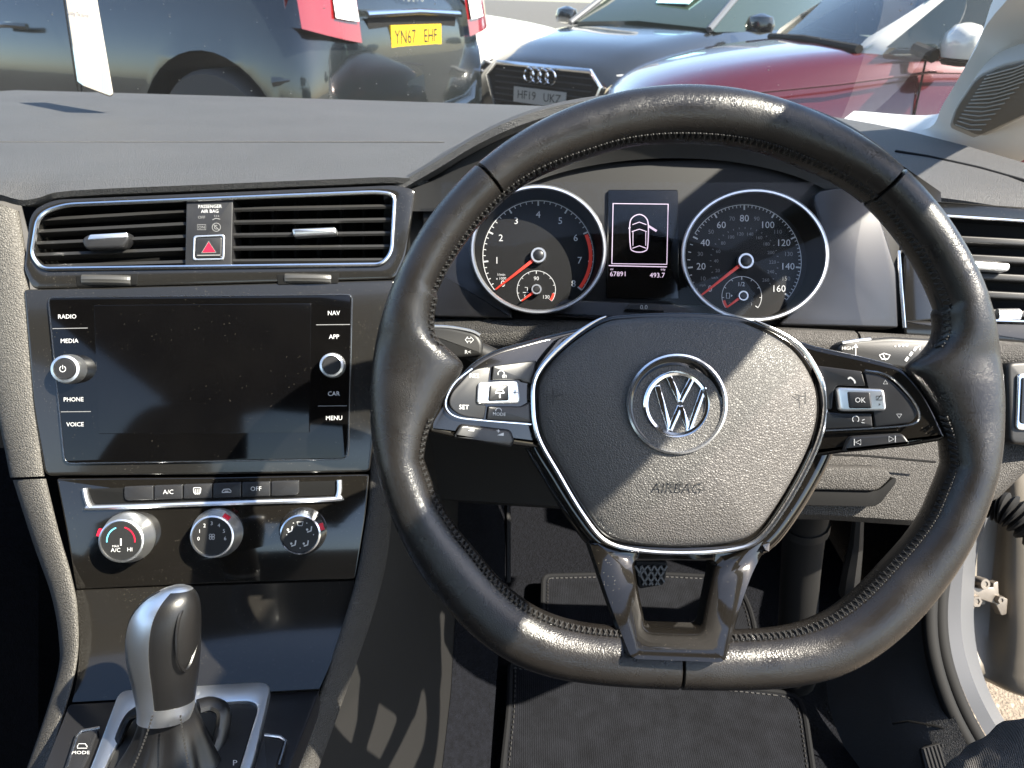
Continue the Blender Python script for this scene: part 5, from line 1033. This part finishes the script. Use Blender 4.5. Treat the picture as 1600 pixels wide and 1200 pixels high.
# ---- side spokes with switch pods
def pod(outline, zt): mb = MB(); slab(mb, FWH, rp(outline, 8), -.046, zt, .0035); return mb.build('spoke', M['piano'], wheel)
podL = pod([(930, 506, 20), (850, 525, 30), (772, 546, 20), (738, 566, 14), (700, 606, 20), (668, 658, 8), (669, 676, 5), (712, 686, 6), (806, 698, 6), (858, 706, 6), (960, 712, 4), (960, 600, 4)], -.0285)
podR = pod([(1195, 506, 20), (1260, 537, 30), (1348, 556, 30), (1410, 572, 16), (1432, 594, 16), (1456, 630, 30), (1481, 684, 5), (1470, 690, 5), (1424, 698, 6), (1312, 709, 8), (1270, 716, 6), (1170, 724, 4), (1170, 600, 4)], -.0285)
def key(outline, z0, z1, name, par, m='key', bev=.001, r=4): mb = MB(); slab(mb, FWH, rp(outline, r), z0, z1, bev); return mb.build(name, M[m], par)
zk = -.0255
key([(738, 577, 12), (767, 572, 2), (763, 594, 2), (742, 594, 6), (742, 634, 6), (759.5, 634, 2), (756, 655, 2), (718, 650, 14), (700, 634, 14), (704, 615, 10)], -.036, zk, 'button', podL)
key([(770.5, 571.5, 2), (838, 563, 3), (833, 600, 3), (816, 597, 3), (814, 594, 4), (768, 594, 2)], -.036, zk, 'button', podL)
key([(763, 635, 2), (815, 635, 3), (833, 625, 3), (838, 661, 3), (760, 656, 2)], -.036, zk, 'button', podL)
tg = key([(746, 597, 7), (810, 595, 7), (813, 631, 7), (744, 632, 7)], -.036, zk + .0022, 'toggle_frame', podL, 'satin', .0015)
key([(765, 602, 3), (794, 601, 3), (795, 626, 3), (763, 627, 3)], zk, zk + .0036, 'toggle_key', tg, 'key', .0012)
key([(720, 663, 6), (798, 672, 7), (804, 690, 4), (797, 699, 3), (708, 683, 3)], -.042, -.0235, 'paddle', podL, 'key', .002)
edge = MB(); tube(edge, [FWH.p(x, y, zk + .0002) for x, y in [(q.x, q.y) for q in spl([(738, 576), (712, 597), (698, 622), (699, 640), (716, 652), (756, 657), (830, 663)], 5)]], .0006, 6); edge.build('switch_edge', M['chrome'], podL)
key([(1276, 571, 3), (1347, 580, 2), (1353, 603, 2), (1308, 602, 5), (1303, 612, 3), (1300, 640, 3), (1285, 640, 3)], -.036, zk, 'button', podR)
key([(1351, 580.5, 2), (1388, 589, 22), (1424, 625, 16), (1435, 648, 8), (1424, 661, 8), (1368, 667, 2), (1366, 646, 2), (1386, 645, 6), (1390, 612, 6), (1378, 604, 4), (1357, 604, 2)], -.036, zk, 'button', podR)
key([(1288, 643, 2), (1316, 646, 4), (1362, 646, 2), (1364, 667, 2), (1284, 671, 3)], -.036, zk, 'button', podR)
tg2 = key([(1308, 605, 7), (1382, 608, 7), (1386, 642, 7), (1313, 643, 7)], -.036, zk + .0022, 'toggle_frame', podR, 'satin', .0015)
key([(1325, 612, 3), (1360, 613, 3), (1363, 638, 3), (1328, 638, 3)], zk, zk + .0036, 'toggle_key', tg2, 'key', .0012)
key([(1328, 682, 8), (1412, 677, 7), (1424, 694, 4), (1318, 706, 4)], -.042, -.0235, 'paddle', podR, 'key', .002)
edge = MB(); tube(edge, [FWH.p(x, y, zk + .0002) for x, y in [(q.x, q.y) for q in spl([(1352, 579), (1390, 588), (1424, 622), (1437, 648), (1426, 663), (1368, 669), (1290, 673)], 5)]], .0006, 6); edge.build('switch_edge', M['chrome'], podR)
pr = MB(); zt = zk + .00025
text(pr, FWH, 'RES', 741, 587, 7, zt, rot=-2); text(pr, FWH, 'SET', 725, 636, 7, zt, rot=-2); text(pr, FWH, 'MODE', 780, 647, 5, zt, rot=-2); text(pr, FWH, '0/I', 788, 588, 5, zt)
stroke(pr, FWH, arc(783, 584, 5, -30, 200, 10), 1, zt); stroke(pr, FWH, arc(779, 642, 4.5, -10, 190, 10), 1, zt)
zp = -.0235 + .0003
poly(pr, FWH, [(731, 673), (741, 674), (741, 669)], zp); poly(pr, FWH, [(777, 680), (787, 681), (787, 676)], zp); stroke(pr, FWH, [(727, 667), (731, 667)], 1, zp); stroke(pr, FWH, [(776, 673), (781, 673.6)], 1, zp); stroke(pr, FWH, [(778.5, 670.7), (778.5, 676)], 1, zp)
pr.build('switch_lettering', M['white'], podL, smooth=False)
pk = MB(); zq = zk + .0036 + .0002
stroke(pk, FWH, [(774, 614), (777, 609), (785, 609), (788, 614)], 1.6, zq); stroke(pk, FWH, [(774, 614), (788, 614)], 1.6, zq); stroke(pk, FWH, [(781, 616), (781, 622)], 2.4, zq); pk.build('key_symbol', M['white'], tg, smooth=False)
pm = MB(); zf = zk + .0022 + .0003; stroke(pm, FWH, [(801, 613), (809, 613)], 1.4, zf); stroke(pm, FWH, [(805, 609), (805, 617)], 1.4, zf); pm.build('toggle_mark', M['black'], tg, smooth=False)
pr = MB()
stroke(pr, FWH, [(q.x, q.y) for q in spl([(1325, 592), (1329, 590), (1335, 595), (1336, 599)], 4)], 2.6, zt)
stroke(pr, FWH, [(1380, 600), (1383.5, 594), (1387, 600)], 1.1, zt, True); stroke(pr, FWH, [(1401, 647), (1405, 653), (1409, 647)], 1.1, zt, True)
stroke(pr, FWH, arc(1337, 655, 5, -50, 230, 12), 1.2, zt); stroke(pr, FWH, [(1347, 657), (1351, 655)], 1, zt); stroke(pr, FWH, [(1346, 660), (1351, 661)], 1, zt)
stroke(pr, FWH, [(1345, 687), (1337, 691), (1345, 695)], 1.1, zp, True); stroke(pr, FWH, [(1335, 686), (1335, 696)], 1.2, zp)
stroke(pr, FWH, [(1389, 682), (1397, 686), (1389, 690)], 1.1, zp, True); stroke(pr, FWH, [(1399, 681), (1399, 691)], 1.2, zp)
pr.build('switch_lettering', M['white'], podR, smooth=False)
pk = MB(); text(pk, FWH, 'OK', 1344, 625, 8, zq, rot=-1); pk.build('key_symbol', M['white'], tg2, smooth=False)
pm = MB(); stroke(pm, FWH, [(1369, 619), (1378, 619), (1378, 625), (1369, 625)], 1.2, zf, True); stroke(pm, FWH, [(1371, 624), (1377, 617)], 1.2, zf); poly(pm, FWH, [(1373, 630), (1373, 634), (1376, 632)], zf); pm.build('toggle_mark', M['black'], tg2, smooth=False)
# the side spokes sweep forward to meet the rim
def lift0(V, f):
    out = []
    for v in V:
        dz = f(v); s_ = 1 - dz / (FWH.o.z - v[2]); out.append((FWH.o.x + (v[0] - FWH.o.x) * s_, FWH.o.y + (v[1] - FWH.o.y) * s_, v[2] + dz))
    return out
def pod_lift(v): return .027 * (abs(v[0]) / K - 235) / 165
for pd_ in (podL, podR):
    for ob in [pd_] + list(pd_.children) + [g for c_ in pd_.children for g in c_.children]:
        V_ = lift0([tuple(v.co) for v in ob.data.vertices], pod_lift)
        for v, q in zip(ob.data.vertices, V_): v.co = q
        ob.data.update()
# ---- lower spoke with its window
lo = MB(); ringslab(lo, FWH, rp([(915, 845, 10), (1060, 850, 10), (1212, 845, 10), (1184, 890, 30), (1160, 958, 30), (1138, 1042, 16), (984, 1036, 16), (952, 955, 30)], 10), rp([(992, 880, 8), (1055, 879, 8), (1119, 881, 8), (1112, 915, 20), (1105, 950, 20), (1098, 988, 10), (1012, 985, 10), (1000, 928, 20)], 8), -.046, -.027, .0065)
ya, yb = FWH.p(1065, 870, -.027).y, FWH.p(1065, 1040, -.027).y
def lift(V, f):                              # raise towards the viewer along the line of sight
    out = []
    for v in V:
        dz = f(v); s_ = 1 - dz / (FWH.o.z - v[2]); out.append((FWH.o.x + (v[0] - FWH.o.x) * s_, FWH.o.y + (v[1] - FWH.o.y) * s_, v[2] + dz))
    return out
lo.v = lift(lo.v, lambda v: .058 * max(0, min(1, (ya - v[1]) / (ya - yb))) ** 1.3)
low = lo.build('lower_spoke', M['piano'], wheel)
# ================================================================== stalks
def stalk(name, label, fr, outline, arm, edge):
    t = thing(name, label, 'stalk', fr.M); mb = MB(); slab(mb, fr, rp(outline, 10), -.016, 0, .003); mb.build('lever', M['plastic'], t)
    a = MB(); tube(a, [fr.l(v) for v in arm], .008, 10); a.build('arm', M['plastic'], t)
    e = MB(); tube(e, [fr.p(x, y, -.001) for x, y in [(q.x, q.y) for q in spl(edge, 4)]], .0011, 6); e.build('edge_line', M['satin'], t); return t
FSL = Frame(710, 535, .52)
sk = stalk('indicator_stalk', 'indicator stalk with arrow symbols behind the RES and SET buttons', FSL, [(640, 508, 6), (700, 510, 10), (745, 520, 12), (755, 535, 8), (754, 556, 6), (700, 562, 20), (660, 556, 10), (640, 545, 6)], [W(735, 545, .53), W(830, 590, .53), W(960, 620, .53)], [(664, 510), (700, 511), (735, 517), (750, 524)])
pr = MB(); z = .0003
stroke(pr, FSL, [(727, 531), (731, 526), (731, 529), (735, 529), (735, 526), (740, 531), (735, 536), (735, 533), (731, 533), (731, 536)], 1.2, z, True)
stroke(pr, FSL, [(672, 532), (680, 547)], 4, z); stroke(pr, FSL, [(676, 542), (689, 549), (684, 551)], 1.4, z); stroke(pr, FSL, [(667, 523), (673, 521), (673, 527)], 1.4, z); text(pr, FSL, 'R<', 731, 550, 6, z)
pr.build('symbols', M['white'], sk, smooth=False)
FSR = Frame(1390, 555, .53)
sk = stalk('wiper_stalk', 'wiper stalk with HIGH and OFF print behind the OK button', FSR, [(1307, 545, 10), (1322, 532, 10), (1390, 526, 10), (1470, 530, 6), (1478, 580, 4), (1420, 578, 10), (1370, 572, 20), (1318, 562, 8)], [W(1330, 560, .54), W(1260, 600, .54), W(1160, 620, .54)], [(1316, 536), (1340, 532), (1360, 530)])
pr = MB(); text(pr, FSR, 'HIGH', 1324, 544, 5, z); stroke(pr, FSR, [(1337, 556), (1337, 541)], 1.6, z); poly(pr, FSR, [(1333, 543), (1337, 537), (1341, 543)], z)
for i in range(4): poly(pr, FSR, circ(1399 + i * 6, 541 - i * .6, 1.3 + .45 * i, 8), z)
stroke(pr, FSR, [(1374, 555), (1381, 552), (1391, 555), (1387, 561), (1378, 561)], 1.5, z, True); stroke(pr, FSR, [(1380, 554), (1384, 563)], 1.4, z)
for i in range(3): stroke(pr, FSR, [(1415 + i * 6.5, 564 - i * 8), (1419 + i * 6.5, 558 - i * 8)], 4, z)
stroke(pr, FSR, [(1428, 546), (1439, 539), (1437, 547)], 1.6, z); stroke(pr, FSR, [(1443, 549), (1455, 549), (1454, 557), (1444, 557)], 1.3, z, True); stroke(pr, FSR, [(1452, 539), (1463, 539), (1462, 547), (1453, 547)], 1.3, z, True); stroke(pr, FSR, [(1457, 537), (1458, 549)], 1.2, z); text(pr, FSR, 'OFF', 1441, 563, 6, z)
pr.build('symbols', M['white'], sk, smooth=False)
FCO = Frame(1065, 640, .545)
co = MB(); slab(co, FCO, rp([(960, 560, 30), (1170, 560, 30), (1180, 720, 30), (950, 720, 30)], 30), -.11, .05, .01)
o = co.build('column_shroud', M['plastic'], None, FCO.M); tag(o, 'black plastic steering column shroud hidden behind the airbag hub', 'column shroud')
bpy.data.objects.remove(_fo)
